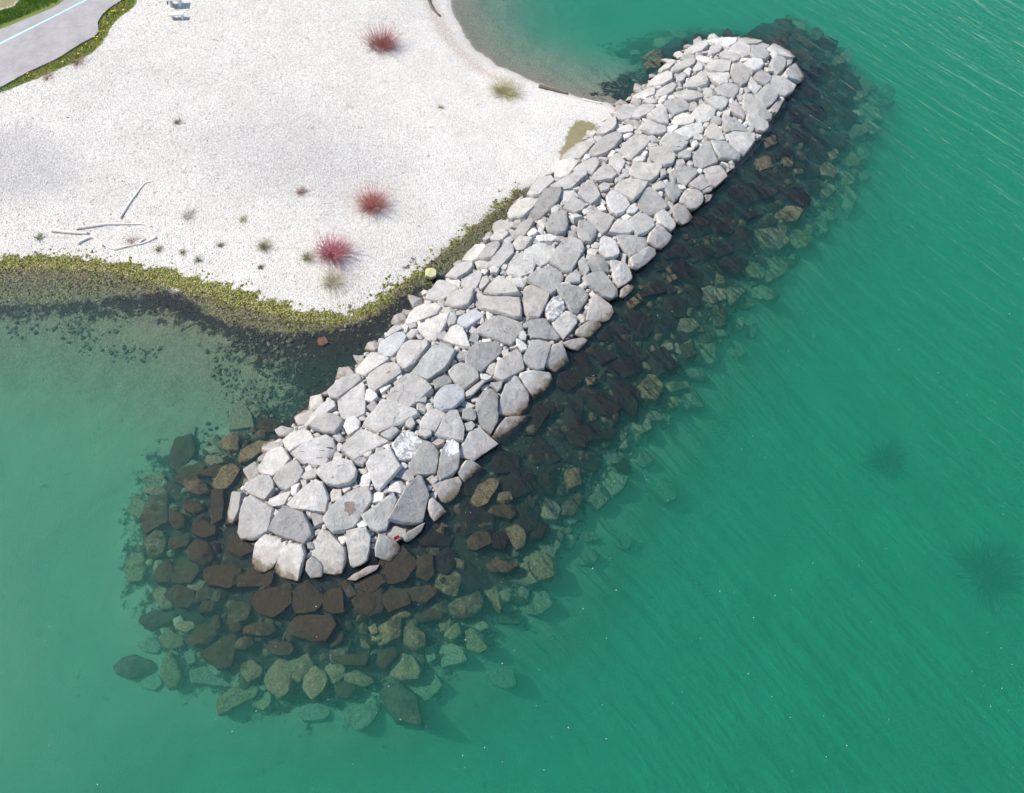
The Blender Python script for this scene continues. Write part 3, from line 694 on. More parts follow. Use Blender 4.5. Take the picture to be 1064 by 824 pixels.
def crust_normal(p):
    e = .25; g = lambda x, y: float(z_break(sheet_db([(x, y)]))[0])
    dx = (g(p[0] + e, p[1]) - g(p[0] - e, p[1])) / (2 * e); dy = (g(p[0], p[1] + e) - g(p[0], p[1] - e)) / (2 * e)
    return Vector((-dx, -dy, 1)).normalized()
class Info: pass
armour = []
for ln in STONES.strip().splitlines():
    key, tone, rest = ln.split(' ', 2); tx, ty = TILES[key[0]]
    px = np.array([(tx + float(a) * 1.25, ty + float(b) * 1.25) for a, b in (q.split(',') for q in rest.split())])
    s = Info(); s.key, s.tone = key, tone; s.p3 = hit(px, fn_crust, lo=-3.0); s.c = s.p3.mean(0); s.poly = s.p3[:, :2]; armour.append(s)
for i, s in enumerate(armour):
    n = crust_normal(s.c); rnd = random.Random(i * 7 + 3)
    n = (n * .85 + Vector((0, 0, .15)) + Vector((rnd.uniform(-.05, .05), rnd.uniform(-.05, .05), 0))).normalized()
    size = np.linalg.norm(s.p3 - s.c, axis=1).max(); s.size = size
    sp = SPECIAL.get(s.key); kind = sp[2] if sp and len(sp) > 2 else ('spotted' if s.key in SPOTTED else None)
    rough = 2.2 if kind == 'mottled' else 1.0
    me, org, c, _ = rock_mesh('armour_stone', s.p3, n, .34 + .42 * size, .12, .050 * rough * min(1, size), 2.1, 100 + i, relief=.03 + .035 * size, jag=.19, flare=1.055, smooth=.05, sharp=24, inset=0)
    if kind == 'spotted': mat = M_SPOT
    elif kind == 'mottled': mat = M_MOT
    elif kind in ('slash', 'whitetop', 'rust'):
        off = Vector(c) - Vector(org)
        if kind == 'whitetop': off += Vector((.15, .55, 0)) ; sz = .42
        elif kind == 'rust': off += Vector((.28, .12, 0)); sz = .14
        else: sz = 1
        mat = stone_material('limestone ' + kind, kind, off, sz)
    elif s.key == 'B3': mat = stone_material('limestone with brown patch', 'patch', Vector(c) - Vector(org) + Vector((.05, .05, 0)), .30)
    else: mat = M_STONE
    o = link('armour_stone', me, mat, loc=Vector(org) + n * rnd.uniform(-.08, .08) + Vector((0, 0, .26 if s.key == 'B9' else 0))); k = rnd.uniform(.80, 1.13); t = TONE[s.tone]
    o.color = (t[0] * k, t[1] * k, t[2] * k * rnd.uniform(.98, 1.02), 1)
    o['category'] = 'stone'; o['group'] = 'big stones of the breakwater'; s.o = o
    a = (s.poly - s.poly.mean(0)); w = np.sqrt(np.linalg.eigvalsh(a.T @ a)); ratio = w[1] / max(w[0], 1e-6)
    s.shape = ('long' if ratio > 1.75 else 'tapered' if ratio > 1.35 else 'blocky') if size > .55 else 'small'

# labels: by looks first, then by the way from a stone anyone can find
ORD = 'first second third fourth fifth sixth seventh eighth ninth tenth eleventh twelfth thirteenth fourteenth fifteenth sixteenth seventeenth eighteenth nineteenth twentieth'.split()
REFS = [(s, SPECIAL[s.key][0]) for s in armour if s.key in SPECIAL]
RC = np.array([s.c[:2] for s, _ in REFS])
def label_by_refs(items, words, refs=None):
    names = [r for _, r in REFS]; C = RC
    bucket = {}
    for it in items:
        p = np.asarray(it.c[:2]); d = np.linalg.norm(C - p, axis=1); r = int(d.argmin()); v = p - C[r]
        a, b = float(v @ AX), float(v @ SEA)
        sec = ('towards the far tip' if a > 0 else 'towards the near tip') if abs(a) > abs(b) else ('on its seaward side' if b > 0 else 'on its bay side')
        bucket.setdefault((r, sec, words(it)), []).append((d[r], it))
    for (r, sec, w), L in bucket.items():
        L.sort(key=lambda q: q[0])
        for k, (_, it) in enumerate(L):
            nm = ('farthest' if k == len(L) - 1 and k > 0 else ORD[min(k, 19)])
            lab = f"{w}, {nm} from the {names[r]} {sec}" if len(L) > 1 else f"{w}, nearest the {names[r]} {sec}"
            it.o['label'] = lab
label_by_refs([s for s in armour if s.key not in SPECIAL], lambda s: f"{TWORD[s.tone]} {s.shape} stone")
for s in armour:
    if s.key in SPECIAL: s.o['label'] = SPECIAL[s.key][1]
# ------------------------------------------------------------------ rubble wedged in the gaps
def gap_points(n, polys, region_fn, lo, hi):
    P = RS.uniform(lo, hi, (n, 2)); P = P[region_fn(P)]
    d = np.full(len(P), -9.0)
    for pl in polys:
        c = pl.mean(0); r = np.linalg.norm(pl - c, axis=1).max() + 1.2
        m = (np.abs(P - c).max(1) < r)
        if m.any(): d[m] = np.maximum(d[m], poly_sdf(P[m], pl))
    return P, -d
polys = [s.poly for s in armour]
lo, hi = OUTL.min(0) - .5, OUTL.max(0) + .5
P_, D_ = gap_points(90000, polys, lambda P: poly_sdf(P, OUTL) > np.where(((P - AX0) @ SEA > 0) | ((P - AX0) @ AX < 2), .8, .62), lo, hi)
ok = D_ > .035; P_, D_ = P_[ok], np.minimum(D_[ok], .5)
rub = []
while len(P_) and len(rub) < 1250:
    i = int(D_.argmax())
    if D_[i] < .065: break
    r = D_[i]; p = P_[i]; rub.append((p, r))
    dd = np.linalg.norm(P_ - p, axis=1) - r * .96; D_ = np.minimum(D_, dd); k = D_ > .04; P_, D_ = P_[k], D_[k]
rub.sort(key=lambda q: -q[1])
def blob_outline(rnd, r, n=6, sx=1.0, ang=0.0):
    out = []
    for j in range(n):
        a = 6.283 * (j + rnd.uniform(-.28, .28)) / n; q = r * rnd.uniform(.86, 1.16)
        x, y = math.cos(a) * q * sx, math.sin(a) * q / sx
        out.append((x * math.cos(ang) - y * math.sin(ang), x * math.sin(ang) + y * math.cos(ang)))
    return out
N_RUB = 300
bank = []
for k in range(26):
    rnd = random.Random(900 + k)
    me, _, c, _ = rock_mesh('rubble_stone', [(x, y, 0) for x, y in blob_outline(rnd, 1.0, rnd.choice((4, 5, 5, 6)), rnd.uniform(.95, 1.4))], (0, 0, 1), 1.3, .42, .10, 1.3, 900 + k, relief=.25, jag=.4, inset=0, taper=.8, flare=1.05, smooth=.12, sharp=25)
    me.materials.append(M_STONE); bank.append(me)
rubble = []
for k, (p, r) in enumerate(rub[:N_RUB]):
    rnd = random.Random(k); o = bpy.data.objects.new('rubble_stone', bank[k % len(bank)]); COL.objects.link(o)
    zc = float(z_break(sheet_db([p]))[0]); sc = r * rnd.uniform(1.12, 1.34)
    top = zc - rnd.uniform(.06, .26)
    o.scale = (sc, sc, sc); o.rotation_euler = (rnd.uniform(-.25, .25), rnd.uniform(-.25, .25), rnd.uniform(0, 6.28)); o.location = (p[0], p[1], top - 1.25 * sc)
    t = rnd.choice('wlclmmlw'); b = TONE[t]; q = rnd.uniform(.88, 1.08); o.color = (b[0] * q, b[1] * q, b[2] * q, 1)
    o['category'] = 'stone'; o['group'] = 'rubble between the big stones'; s = Info(); s.o, s.c, s.tone = o, np.array([p[0], p[1]]), t; rubble.append(s)
label_by_refs(rubble, lambda s: f"{TWORD[s.tone]} rubble piece")
ICO_V, ICO_F = None, None
def ico(sub=1):
    bm = bmesh.new(); bmesh.ops.create_icosphere(bm, subdivisions=sub, radius=1); V = np.array([v.co[:] for v in bm.verts]); F = np.array([[v.index for v in f.verts] for f in bm.faces]); bm.free(); return V, F
ICO_V, ICO_F = ico(1)
def pebble_cloud(name, P, r, tone, mat, squash=.6, smooth=False):
    n = len(P); V = np.repeat(ICO_V[None], n, 0) * RS.uniform(.75, 1.25, (n, len(ICO_V), 1))
    V *= np.stack([RS.uniform(.8, 1.35, n), RS.uniform(.7, 1.0, n), np.full(n, squash)], 1)[:, None] * r[:, None, None]
    a = RS.uniform(0, 6.283, n); ca, sa = np.cos(a)[:, None], np.sin(a)[:, None]
    X = V[..., 0] * ca - V[..., 1] * sa; Y = V[..., 0] * sa + V[..., 1] * ca
    V = np.stack([X, Y, V[..., 2]], -1) + P[:, None, :]
    F = (ICO_F[None] + (np.arange(n) * len(ICO_V))[:, None, None]).reshape(-1, 3)
    return link(name, mesh_arrays(name, V.reshape(-1, 3), F, {'tone': np.repeat(tone, len(ICO_V), 0)}, smooth), mat)
rest = rub[N_RUB:]
if rest:
    p = np.array([q[0] for q in rest]); r = np.array([q[1] for q in rest]) * 1.3
    z = z_break(sheet_db(p)) - .26
    tone = np.array([TONE[random.choice('wllmmc')] for _ in rest]) * RS.uniform(.85, 1.1, (len(rest), 1))
    o = pebble_cloud('rubble_chips', np.column_stack([p, z]), r, tone, M_TONE, .8)
    tag(o, 'pale stone chips filling the narrowest gaps of the breakwater', 'stone chips', kind='stuff')

# ------------------------------------------------------------------ rocks under water, outlined as they show through it
SUBT = dict(a=(110, 440), b=(110, 600), c=(310, 600), d=(440, 480), e=(550, 370), f=(640, 250), g=(740, 100), z=(0, 0))
SUB = """
a t 61,8 66,4 69,5 69,14 64,15 60,13
a p 63.5,-9.5 72,-13 76,-5 77.5,2 63.5,3
a o 70,13 80,9 86,10 80,16 74,20 69,21 69,16
a p 37,22 44,18 49,20 43,24 39,27 36,24
a r 41,29 47,28 53,31 54,36 48,38 43,36 40,32
a o 56,28 60,23 65,20 70,24 67,30 63,34 57,34 55,31
a b 55,34 61,34 62,42 60,50 56,52 53,46 54,40
a t 20,33 27,32 33,33 34,38 29,40 23,37 19,36
a g 16,26 24,24 27,27 24,30 18,29
a r 33,44 39,46 42,50 41,54 36,55 32,51
a b 45,51 52,50 58,54 57,58 50,60 45,57
a o 19,61 26,55 30,56 32,61 30,68 24,71 21,67
a o 9,77 13,68 20,67 22,74 19,82 12,83
a b 32,60 38,57 45,58 43,64 36,66 32,64
a b 42,64 48,60 54,62 57,70 50,74 43,71
a b 25,75 33,70 36,76 34,83 26,83
a b 50,76 58,73 70,74 72,82 64,86 52,84
a p 52,16 60,17 62,20 56,22 51,20
a g 49,12 58,11 60,15 54,16
a g 40,0 47,1 46,6 42,8 39,4
a r 40,40 48,40 52,44 46,48 40,45
a b 64,56 72,60 78,66 70,70 63,66
b b 30,8 38,3 46,6 47,12 43,16 37,16 31,11
b b 77,7 86,5 97,6 98,12 92,18 87,21 80,19 75,13
b r 17,20 24,17 35,18 38,20 33,25 22,27 17,24
b o 36,24 44,22 48,25 42,29 36,27
b o 27,31 33,27 40,30 41,35 34,38 29,36
b r 42,32 48,25 56,22 59,29 54,34 46,36
b b 55,20 59,19 60,26 57,28 55,24
b r 48,40 56,34 64,29 68,30 66,40 66,46 58,48 52,44
b r 3,47 10,41 16,40 23,43 25,46 18,50 12,53 6,51
b t 29,41 34,38 37,42 40,52 37,57 32,58 29,50
b g 17,52 27,49 30,55 26,59 18,57
b g 16,34 26,31 29,36 27,40 18,38
b g 40,39 46,36 47,44 42,46
b o 70,45 76,42 82,47 81,52 74,55 69,50
b t 84,47 90,42 96,43 98,52 96,60 90,63 83,58 82,53
b t 58,62 66,58 74,55 80,57 78,62 68,67 58,72 57,66
b r 82,36 88,32 96,33 99,37 96,41 88,41
b r 72,26 80,22 87,23 90,28 82,31 72,30
b r 93,23 100,20 110,20 118,20 121,25 115,34 108,34 96,30 93,27
b r 68,33 76,29 77,35 73,38 67,37
b b 63,24 70,22 71,28 65,29
b b 50,12 57,12 56,18 48,19
b g 43,48 50,46 60,50 68,52 66,57 54,56 44,55
c b 13,7 17,5 23,5 24,18 18,19 13,17
c b 27,12 34,8 44,5 46,12 44,18 37,21 30,16
c o 49,17 54,16 59,19 57,21 50,21
c b 60,19 70,16 76,18 74,22 65,24 60,22
c r 77,14 84,10 94,7 97,13 93,19 86,22 78,19
c o 36,26 40,23 42,29 38,30
c o 38,30 43,32 42,34 38,33
c b 15,31 20,26 24,28 23,34 17,37
c t 2,50 8,45 14,48 16,53 13,60 7,64 2,58
c o 23,50 30,48 38,51 40,55 34,57 24,54
c r 18,55 25,53 31,57 26,63 20,62
c t 48,45 54,39 60,40 64,48 62,53 54,54 47,51
c o 54,26 60,24 66,29 67,35 60,38 54,35
c o 77,26 83,23 85,29 80,33 75,31
c t 86,28 90,26 97,31 99,37 94,40 87,37
c p 73,36 80,34 85,36 88,43 80,46 74,47
c p 58,56 66,48 72,50 75,56 68,64 63,65
c p 96,49 104,46 112,48 114,56 108,58 100,55
c p 23,69 32,62 40,62 43,67 38,76 31,80 25,76
c g -2,68 10,63 18,68 14,74 2,75
c p 88,22 96,22 100,26 94,28 89,25
c r 42,38 50,35 52,40 45,48 40,45
c g 65,36 70,35 72,42 67,45
c b 54,6 68,4 74,8 66,14 56,12
c b 16,42 28,40 38,38 36,46 24,46
d o 24,20 28,12 34,8 40,9 38,14 33,22 28,24
d o 39,16 45,15 47,20 42,22 38,20
d r 35,23 44,22 49,26 46,30 38,28
d p 60,28 62,23 68,20 72,24 70,30 64,30
d o 42,34 48,32 54,36 53,44 48,46 45,42
d p 59,43 63,38 68,33 73,38 70,46 68,50 62,47
d t 52,52 57,45 63,47 68,52 68,60 60,63 54,64 52,58
d r 31,53 38,50 46,52 50,54 44,58 36,58
d r 22,40 28,36 34,36 36,42 28,46 23,45
d p 40,74 42,68 48,73 50,77 42,78
d p 53,74 58,64 64,66 68,74 60,80 54,79
d g 69,36 76,34 80,40 76,46 70,44
d g 78,46 86,44 92,48 88,54 79,54
d g 80,38 88,36 92,40 84,42
d g 98,38 104,36 110,40 106,46 100,44
d b 35,37 41,35 45,40 42,46 36,45
d o 16,50 22,51 21,56 16,55
d b 0,48 5,48 6,58 2,62 -4,60 -5,52
d r 72,22 80,16 84,18 78,28 72,28
d b 60,30 66,32 62,40 56,40 55,34
e o 29,11 35,11 34,15 30,15
e r 40,28 46,27 47,33 43,36
e p 54,32 58,29 63,33 64,38 58,41 54,37
e o 55,17 62,9 66,10 70,16 66,24 58,22
e t 69,20 76,21 78,26 72,28 68,25
e p 56,28 66,28 70,33 64,34 58,31
e p 42,52 47,49 50,52 46,56 42,56
e p 37,61 42,59 52,63 49,69 43,73 38,67
e p 64,66 70,63 76,66 77,74 70,77 65,73
e p 48,45 52,42 51,48 46,48
e g 53,50 62,49 66,53 60,58 54,55
e b 44,55 52,54 53,60 46,60
e o 18,59 26,58 28,66 20,70
e p 32,69 38,66 42,74 36,80 30,76
e b 15,8 24,7 28,13 20,18 14,15
f p 42,25 50,23 56,25 58,30 50,33 44,31
f r 50,34 57,33 59,38 58,44 51,44
f p 63,23 72,22 80,25 86,29 80,31 70,29
f o 75,16 80,15 83,19 80,22 76,21
f o 26,18 31,17 32,20 28,22
f p 33,40 40,40 44,44 38,48 32,46
f g 57,52 63,51 68,58 64,61 57,57
f g 68,43 73,43 73,50 68,50
f p 48,45 56,46 58,50 50,50
f r 32,54 40,53 42,60 36,62 32,60
f p 24,53 30,52 30,57 24,58
f p 52,17 56,18 57,23 52,22
f o 5,32 12,27 14,31 8,36
f p 60,42 66,40 66,46 61,47
g p 21,70 30,68 38,71 41,75 36,79 27,78 22,74
g p 55,37 60,34 65,37 64,42 57,41
g t 68,33 73,29 78,32 76,37 70,37
g p 60,29 65,27 67,31 62,33
g p 56,46 62,44 65,48 60,53 56,51
g g 54,58 62,58 66,63 60,65
g o 32,60 40,57 48,60 44,65 34,65
g o 42,38 47,37 48,40 43,41
g g 72,40 80,38 83,42 76,45
g o 26,22 33,20 34,25 28,27
g o 22,33 30,30 33,36 25,39
g o 36,32 42,32 42,37 37,37
z p 339.5,20 349,18.5 348,22 343,25 339.5,22.5
z p 348,15.5 353,15 357.5,18 356,20.5 350,19
z o 333,29 339,26 345,27 344,31 337,32
z o 334,33 340,30.5 345,31.5 343,35 336,35.5
z g 327,26 332,25.5 333,28 328,29
z r 418,16 424,15 428,18 425,21 419,20
z t 455.5,47 461,44 466,48 463,51 457,51
z p 443,48 448,46 451,49 447,52
z o 433,30 439,29 440,33 434,34
z s 165,176 169,174.5 171,178 168,180 165,179
"""
# z rows are photo pixels halved
SUBTONE = dict(b=(.10, .082, .053), r=(.16, .13, .08), o=(.22, .19, .105), t=(.22, .185, .105), p=(.22, .21, .14), g=(.22, .215, .155), s=(.24, .125, .075))
SUBCOVER = dict(b=.97, r=.66, o=.52, t=.42, p=.40, g=.34, s=.0)
SWORD = dict(b='dark brown algae-covered', r='brown patchy', o='olive', t='tan', p='pale', g='dim greenish', s='rusty orange')
subs = []
for ln in SUB.strip().splitlines():
    k, tone, rest = ln.split(' ', 2); tx, ty = SUBT[k]
    px = np.array([(tx + float(a) * 2, ty + float(b) * 2) for a, b in (q.split(',') for q in rest.split())])
    s = Info(); s.tone = tone; s.px = px; s.seen = True; subs.append(s)
rise = dict(b=.5, r=.5, o=.42, t=.5, p=.34, g=.16, s=.2)
cen = on_ground(np.array([s.px.mean(0) for s in subs]))
for s, c0 in zip(subs, cen):
    f = lambda P, h=rise[s.tone]: np.minimum(gz(P) + h, -.10 if s.tone in 'bros' else -.25)
    c = hit([s.px.mean(0)], f, lo=-6, hi=0, n=90)[0]
    s.p3 = np.column_stack([at(s.px, c[2]), np.full(len(s.px), c[2])]); s.c = s.p3.mean(0); s.poly = s.p3[:, :2]
# the rest of the apron, where the photo shows rock but no clear outline
def apron(P):
    db = poly_sdf(P, OUTL); side = (P - AX0) @ SEA; al = (P - AX0) @ AX; dw = poly_sdf(P, LAND)
    lim = np.where(side > 0, np.where(al > 2, 5.8, 4.9), np.interp(al, [-3, 0, 2.5], [4.6, 2.8, .8])) + n2(P, .25, 5) * np.where((side < 0) & (al > 1), .4, 1.3)
    return (db < -.25) & (-db < lim) & (dw < -1.2)
lo2, hi2 = OUTL.min(0) - 8, OUTL.max(0) + 8
P_, D_ = gap_points(26000, [s.poly for s in subs], apron, lo2, hi2)
db_ = -poly_sdf(P_, OUTL); want = np.clip(np.minimum(D_ * 1.1 + .3, RS.uniform(.25, 1.05, len(P_)) * np.where(((P_ - AX0) @ SEA < 0) & ((P_ - AX0) @ AX > -1), .5, 1)), 0, 1.05)
order = RS.permutation(len(P_)); order = order[np.argsort(-want[order] + RS.uniform(0, .25, len(order)))]
placed = []; keep = []
for i in order:
    if len(keep) >= 150: break
    if want[i] < .26: continue
    p = P_[i]; r = want[i]
    if placed and (np.linalg.norm(np.array([q[0] for q in placed]) - p, axis=1) < (np.array([q[1] for q in placed]) + r) * .66).any(): continue
    placed.append((p, r)); keep.append((p, r, db_[i]))
for k, (p, r, d) in enumerate(keep):
    rnd = random.Random(5000 + k); z = float(gz([p])[0]) + r * rnd.uniform(.35, .6); z = min(z, -.12)
    o2 = blob_outline(rnd, r, rnd.choice((4, 5, 5, 6)), rnd.uniform(.95, 1.35), rnd.uniform(0, 6.28))
    if float((p - AX0) @ SEA) > 0 and float((p - AX0) @ AX) > 2.5: z -= .22 * r
    s = Info(); s.p3 = np.array([(p[0] + x, p[1] + y, z) for x, y in o2]); s.c = s.p3.mean(0); s.poly = s.p3[:, :2]; s.seen = False
    side = float((p - AX0) @ SEA); al = float((p - AX0) @ AX)
    lim = (3.6 if al > 2 else 3.0) if side > -2 else (1.2 if al > 3 else 2.6)
    if side > 0: lim += .6
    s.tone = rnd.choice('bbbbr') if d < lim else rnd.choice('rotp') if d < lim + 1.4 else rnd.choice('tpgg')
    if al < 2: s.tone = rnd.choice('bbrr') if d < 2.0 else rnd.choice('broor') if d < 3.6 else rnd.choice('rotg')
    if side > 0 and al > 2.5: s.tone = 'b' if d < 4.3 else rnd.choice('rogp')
    subs.append(s)
for i, s in enumerate(subs):
    size = np.linalg.norm(s.p3 - s.c, axis=1).max(); s.size = size; rnd = random.Random(i + 40)
    n = Vector((rnd.uniform(-.12, .12), rnd.uniform(-.12, .12), 1)).normalized()
    flat = s.tone in 'pg' and s.seen
    me, org, c, _ = rock_mesh('submerged_boulder', s.p3, n, .35 + .6 * size, .13, .125 * min(1, size), 1.7, 3000 + i, relief=.05 if flat else .16 * size + .05, jag=.30 if not s.seen else .2, flare=1.02, taper=.85, smooth=.5, sharp=42)
    for v in me.vertices:                                     # nothing breaks the surface
        if v.co.z + org.z > -.05: v.co.z = -.05 - org.z
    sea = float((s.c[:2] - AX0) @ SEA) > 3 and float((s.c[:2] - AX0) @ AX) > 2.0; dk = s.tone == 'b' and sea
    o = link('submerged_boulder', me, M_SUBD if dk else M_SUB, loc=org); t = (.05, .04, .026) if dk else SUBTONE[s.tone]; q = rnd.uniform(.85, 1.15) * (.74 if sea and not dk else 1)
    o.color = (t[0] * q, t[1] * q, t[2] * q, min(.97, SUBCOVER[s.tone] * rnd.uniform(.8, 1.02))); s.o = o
    o['category'] = 'boulder'; o['group'] = 'boulders under water around the breakwater'
    s.sw = 'big' if size > 1.15 else 'small' if size < .5 else 'mid-sized'
label_by_refs(subs, lambda s: f"{s.sw} {SWORD[s.tone]} boulder underwater")
def fixlen(o):
    w = o['label'].split()
    if len(w) > 16: o['label'] = o['label'].replace(' algae-covered', '')
for s in subs: fixlen(s.o)
# small stones lying on the shallow bed of the bay
def scatter(n, px_poly, rlo, rhi, tones, name, mat=None, keepf=None, lift=.25, squash=.6, pw=1.6, soft=.35):
    poly = at(px_poly); lo, hi = poly.min(0), poly.max(0)
    P = RS.uniform(lo, hi, (n, 2)); d = poly_sdf(P, poly); P = P[(d > 0) & (RS.uniform(0, 1, n) < np.clip(d / soft + .25, 0, 1))]
    P = P[poly_sdf(P, OUTL) < -.05]
    if keepf is not None: P = P[keepf(P)]
    r = rlo + (rhi - rlo) * RS.uniform(0, 1, len(P)) ** pw
    t = np.array(tones)[RS.randint(0, len(tones), len(P))] * RS.uniform(.8, 1.15, (len(P), 1))
    return pebble_cloud(name, np.column_stack([P, gz(P) + r * lift]), r, t, mat or M_TONE, squash)
BAY_PX = pts("0,318 100,318 180,330 260,342 340,345 400,320 440,300 340,410 270,460 235,500 180,470 170,430 190,400 170,372 110,368 60,362 0,350")
o = scatter(15000, BAY_PX, .03, .15, [(.17, .155, .105), (.20, .18, .12), (.12, .105, .07), (.07, .06, .04), (.15, .13, .085)], 'lake_bed_stones', pw=4.5,
            keepf=lambda P: n2(P, .45, 2.2) + RS.uniform(-.35, .35, len(P)) > .15)
tag(o, 'small stones strewn over the shallow bed of the bay', 'bed stones', kind='stuff')
o = scatter(9000, ALG_PX, .03, .085, [(.26, .24, .05), (.18, .17, .025), (.30, .26, .12), (.13, .10, .03), (.10, .10, .015), (.40, .36, .24), (.06, .05, .02), (.10, .08, .04), (.30, .26, .15)], 'algae_pebbles', pw=1.5, soft=1.0)
RAG = np.array(ALG_PX, float); RAG[:, 1] -= np.where(np.arange(len(RAG)) < 18, 9, 0); RAG[:, 0] -= np.where((np.arange(len(RAG)) > 10) & (np.arange(len(RAG)) < 18), 6, 0)
P = RS.uniform(at(RAG).min(0), at(RAG).max(0), (9000, 2)); q = poly_sdf(P, at(RAG)); P = P[(q > 0) & (n2(P, .9, 7) + RS.uniform(-.25, .25, len(P)) > .12)]
o2 = pebble_cloud('algae_clumps', np.column_stack([P, gz(P) + .01]), .03 + .07 * RS.uniform(0, 1, len(P)) ** 2, np.array([(.24, .26, .04), (.16, .19, .03), (.33, .34, .09), (.10, .12, .02)])[RS.randint(0, 4, len(P))], M_TONE, .5)
tag(o2, 'ragged clumps of yellow-green weed creeping onto the white pebbles', 'weed', kind='stuff')
tag(o, 'yellow-green algae-coated pebbles along the bay shoreline', 'algae pebbles', kind='stuff')
o = scatter(8000, DARK_PX, .025, .10, [(.03, .023, .015), (.05, .04, .022), (.08, .06, .03), (.02, .016, .012), (.14, .12, .05), (.20, .18, .08)], 'bay_pebbles', pw=3.0, soft=1.2)
tag(o, 'dark weed-coated pebbles under the shallow edge of the bay', 'weedy pebbles', kind='stuff')
# broken stone between the boulders of the apron
P = RS.uniform(lo2, hi2, (16000, 2)); P = P[apron(P)]; d = -poly_sdf(P, OUTL); sd_ = (P - AX0) @ SEA
r = .07 + .30 * RS.uniform(0, 1, len(P)) ** 3
lim = np.where(sd_ > -2, 4.2, 1.6) + n2(P, .3, 9) * 2
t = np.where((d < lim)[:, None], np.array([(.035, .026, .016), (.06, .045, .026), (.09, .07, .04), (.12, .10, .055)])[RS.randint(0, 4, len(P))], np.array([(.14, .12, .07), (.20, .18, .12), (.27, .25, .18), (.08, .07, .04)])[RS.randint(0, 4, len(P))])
z = np.minimum(gz(P) + r * .35, -.3)
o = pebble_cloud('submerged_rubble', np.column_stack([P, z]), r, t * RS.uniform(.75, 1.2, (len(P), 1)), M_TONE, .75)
tag(o, 'broken stones filling the gaps between the boulders under water', 'rubble', kind='stuff')
VERGE = pts("-60,130 0,98 25,88 50,78 76,67 98,55 106,46 113,37 117,29 126,20 139,10 148,-8 150,-30 130,-30 125,2 106,17 100,38 60,62 27,77 0,92 -60,118")
# beach pebbles
BEACH_PX = pts("0,96 60,78 110,48 130,20 150,-20 440,-20 462,20 500,66 560,94 625,112 590,150 545,192 500,224 455,262 410,296 370,324 330,322 260,302 200,286 150,273 70,265 0,266")
o = scatter(26000, BEACH_PX, .02, .06, [(.72, .68, .62), (.66, .62, .565), (.76, .72, .66), (.56, .53, .49), (.69, .65, .585)], 'beach_pebbles', pw=2.2, lift=.1, keepf=lambda P: (poly_sdf(P, at(VERGE, 1.2)) < 0) & (RS.uniform(0, 1, len(P)) < (.12 + .88 * sstep(3, -14, P[:, 0] + n2(P, .3, 6) * 5)) * (1 - .8 * sstep(-1.5, 1.5, poly_sdf(P, at(GREY_PX))))))
tag(o, 'white rounded pebbles covering the beach', 'pebbles', kind='stuff')

# small white flecks laid over the water, most on the open side
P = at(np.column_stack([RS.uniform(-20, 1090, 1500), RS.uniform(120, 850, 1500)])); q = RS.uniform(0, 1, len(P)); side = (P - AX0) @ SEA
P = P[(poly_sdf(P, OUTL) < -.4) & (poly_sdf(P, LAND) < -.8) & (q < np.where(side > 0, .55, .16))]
o = pebble_cloud('white_flecks', np.column_stack([P, np.full(len(P), .004)]), .008 + .020 * RS.uniform(0, 1, len(P)) ** 2.5, np.full((len(P), 3), .5), M_TONE, .25)
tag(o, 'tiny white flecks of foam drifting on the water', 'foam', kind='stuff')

# ------------------------------------------------------------------ plants
def strands(n, spread, lmin, lmax, width, tones, up=.55, curve=.35, seg=4, rnd=None, base_r=.12, lean=(0, 0)):
    V, F, T = [], [], []
    for k in range(n):
        a = rnd.uniform(0, 6.283); el = max(.05, rnd.gauss(up, spread)); L = rnd.uniform(lmin, lmax); w = width * rnd.uniform(.7, 1.3)
        b = Vector((math.cos(a), math.sin(a), 0)) * rnd.uniform(0, base_r); d = Vector((math.cos(a) * math.cos(el), math.sin(a) * math.cos(el), math.sin(el)))
        d = (d + Vector((lean[0], lean[1], 0)) * .5 + Vector((rnd.gauss(0, .16), rnd.gauss(0, .16), 0))).normalized()
        t = rnd.choice(tones); q = rnd.uniform(.75, 1.2); side = d.cross(Vector((0, 0, 1))).normalized(); b0 = len(V); p = b.copy()
        other = d.cross(side)
        for s in range(seg + 1):
            r = w * (1 - .8 * s / seg)
            for ang in (0, 2.09, 4.19): V.append(p + (side * math.cos(ang) + other * math.sin(ang)) * r); T.append((t[0] * q, t[1] * q, t[2] * q))
            d = (d + Vector((rnd.uniform(-.18, .18), rnd.uniform(-.18, .18), rnd.uniform(-.1, .1) - curve * .25))).normalized(); p = p + d * (L / seg)
            if s < seg:
                i = b0 + s * 3
                for j in range(3): F.append((i + j, i + (j + 1) % 3, i + 3 + (j + 1) % 3, i + 3 + j))
        if p.z < .01: pass
    V = np.array([v[:] for v in V]); V[:, 2] = np.maximum(V[:, 2], -.03)
    return V, np.array(F), np.array(T)
def plant(name, px, parts_, label, cat, group=None, seed=0):
    g = on_ground([px])[0]; root = empty(name, (g[0], g[1], float(gz(g[:2])[0]))); tag(root, label, cat, group); rnd = random.Random(seed)
    for pn, kw in parts_:
        V, F, T = strands(rnd=rnd, **kw); link(pn, mesh_arrays(pn, V, F, {'tone': T}), M_TONE, root)
    return root
RED = [(.34, .075, .08), (.27, .07, .075), (.38, .13, .125), (.24, .12, .11)]; PINK = [(.52, .13, .18), (.46, .12, .16), (.55, .22, .25), (.48, .27, .27)]; CORAL = [(.52, .18, .15), (.46, .17, .15), (.44, .24, .20)]
GREY_T = [(.30, .28, .25), (.22, .20, .18), (.40, .37, .33)]; DRY = [(.36, .31, .16), (.28, .26, .10), (.45, .40, .22), (.20, .19, .08)]; GREEN = [(.08, .14, .03), (.12, .17, .04), (.06, .10, .02)]
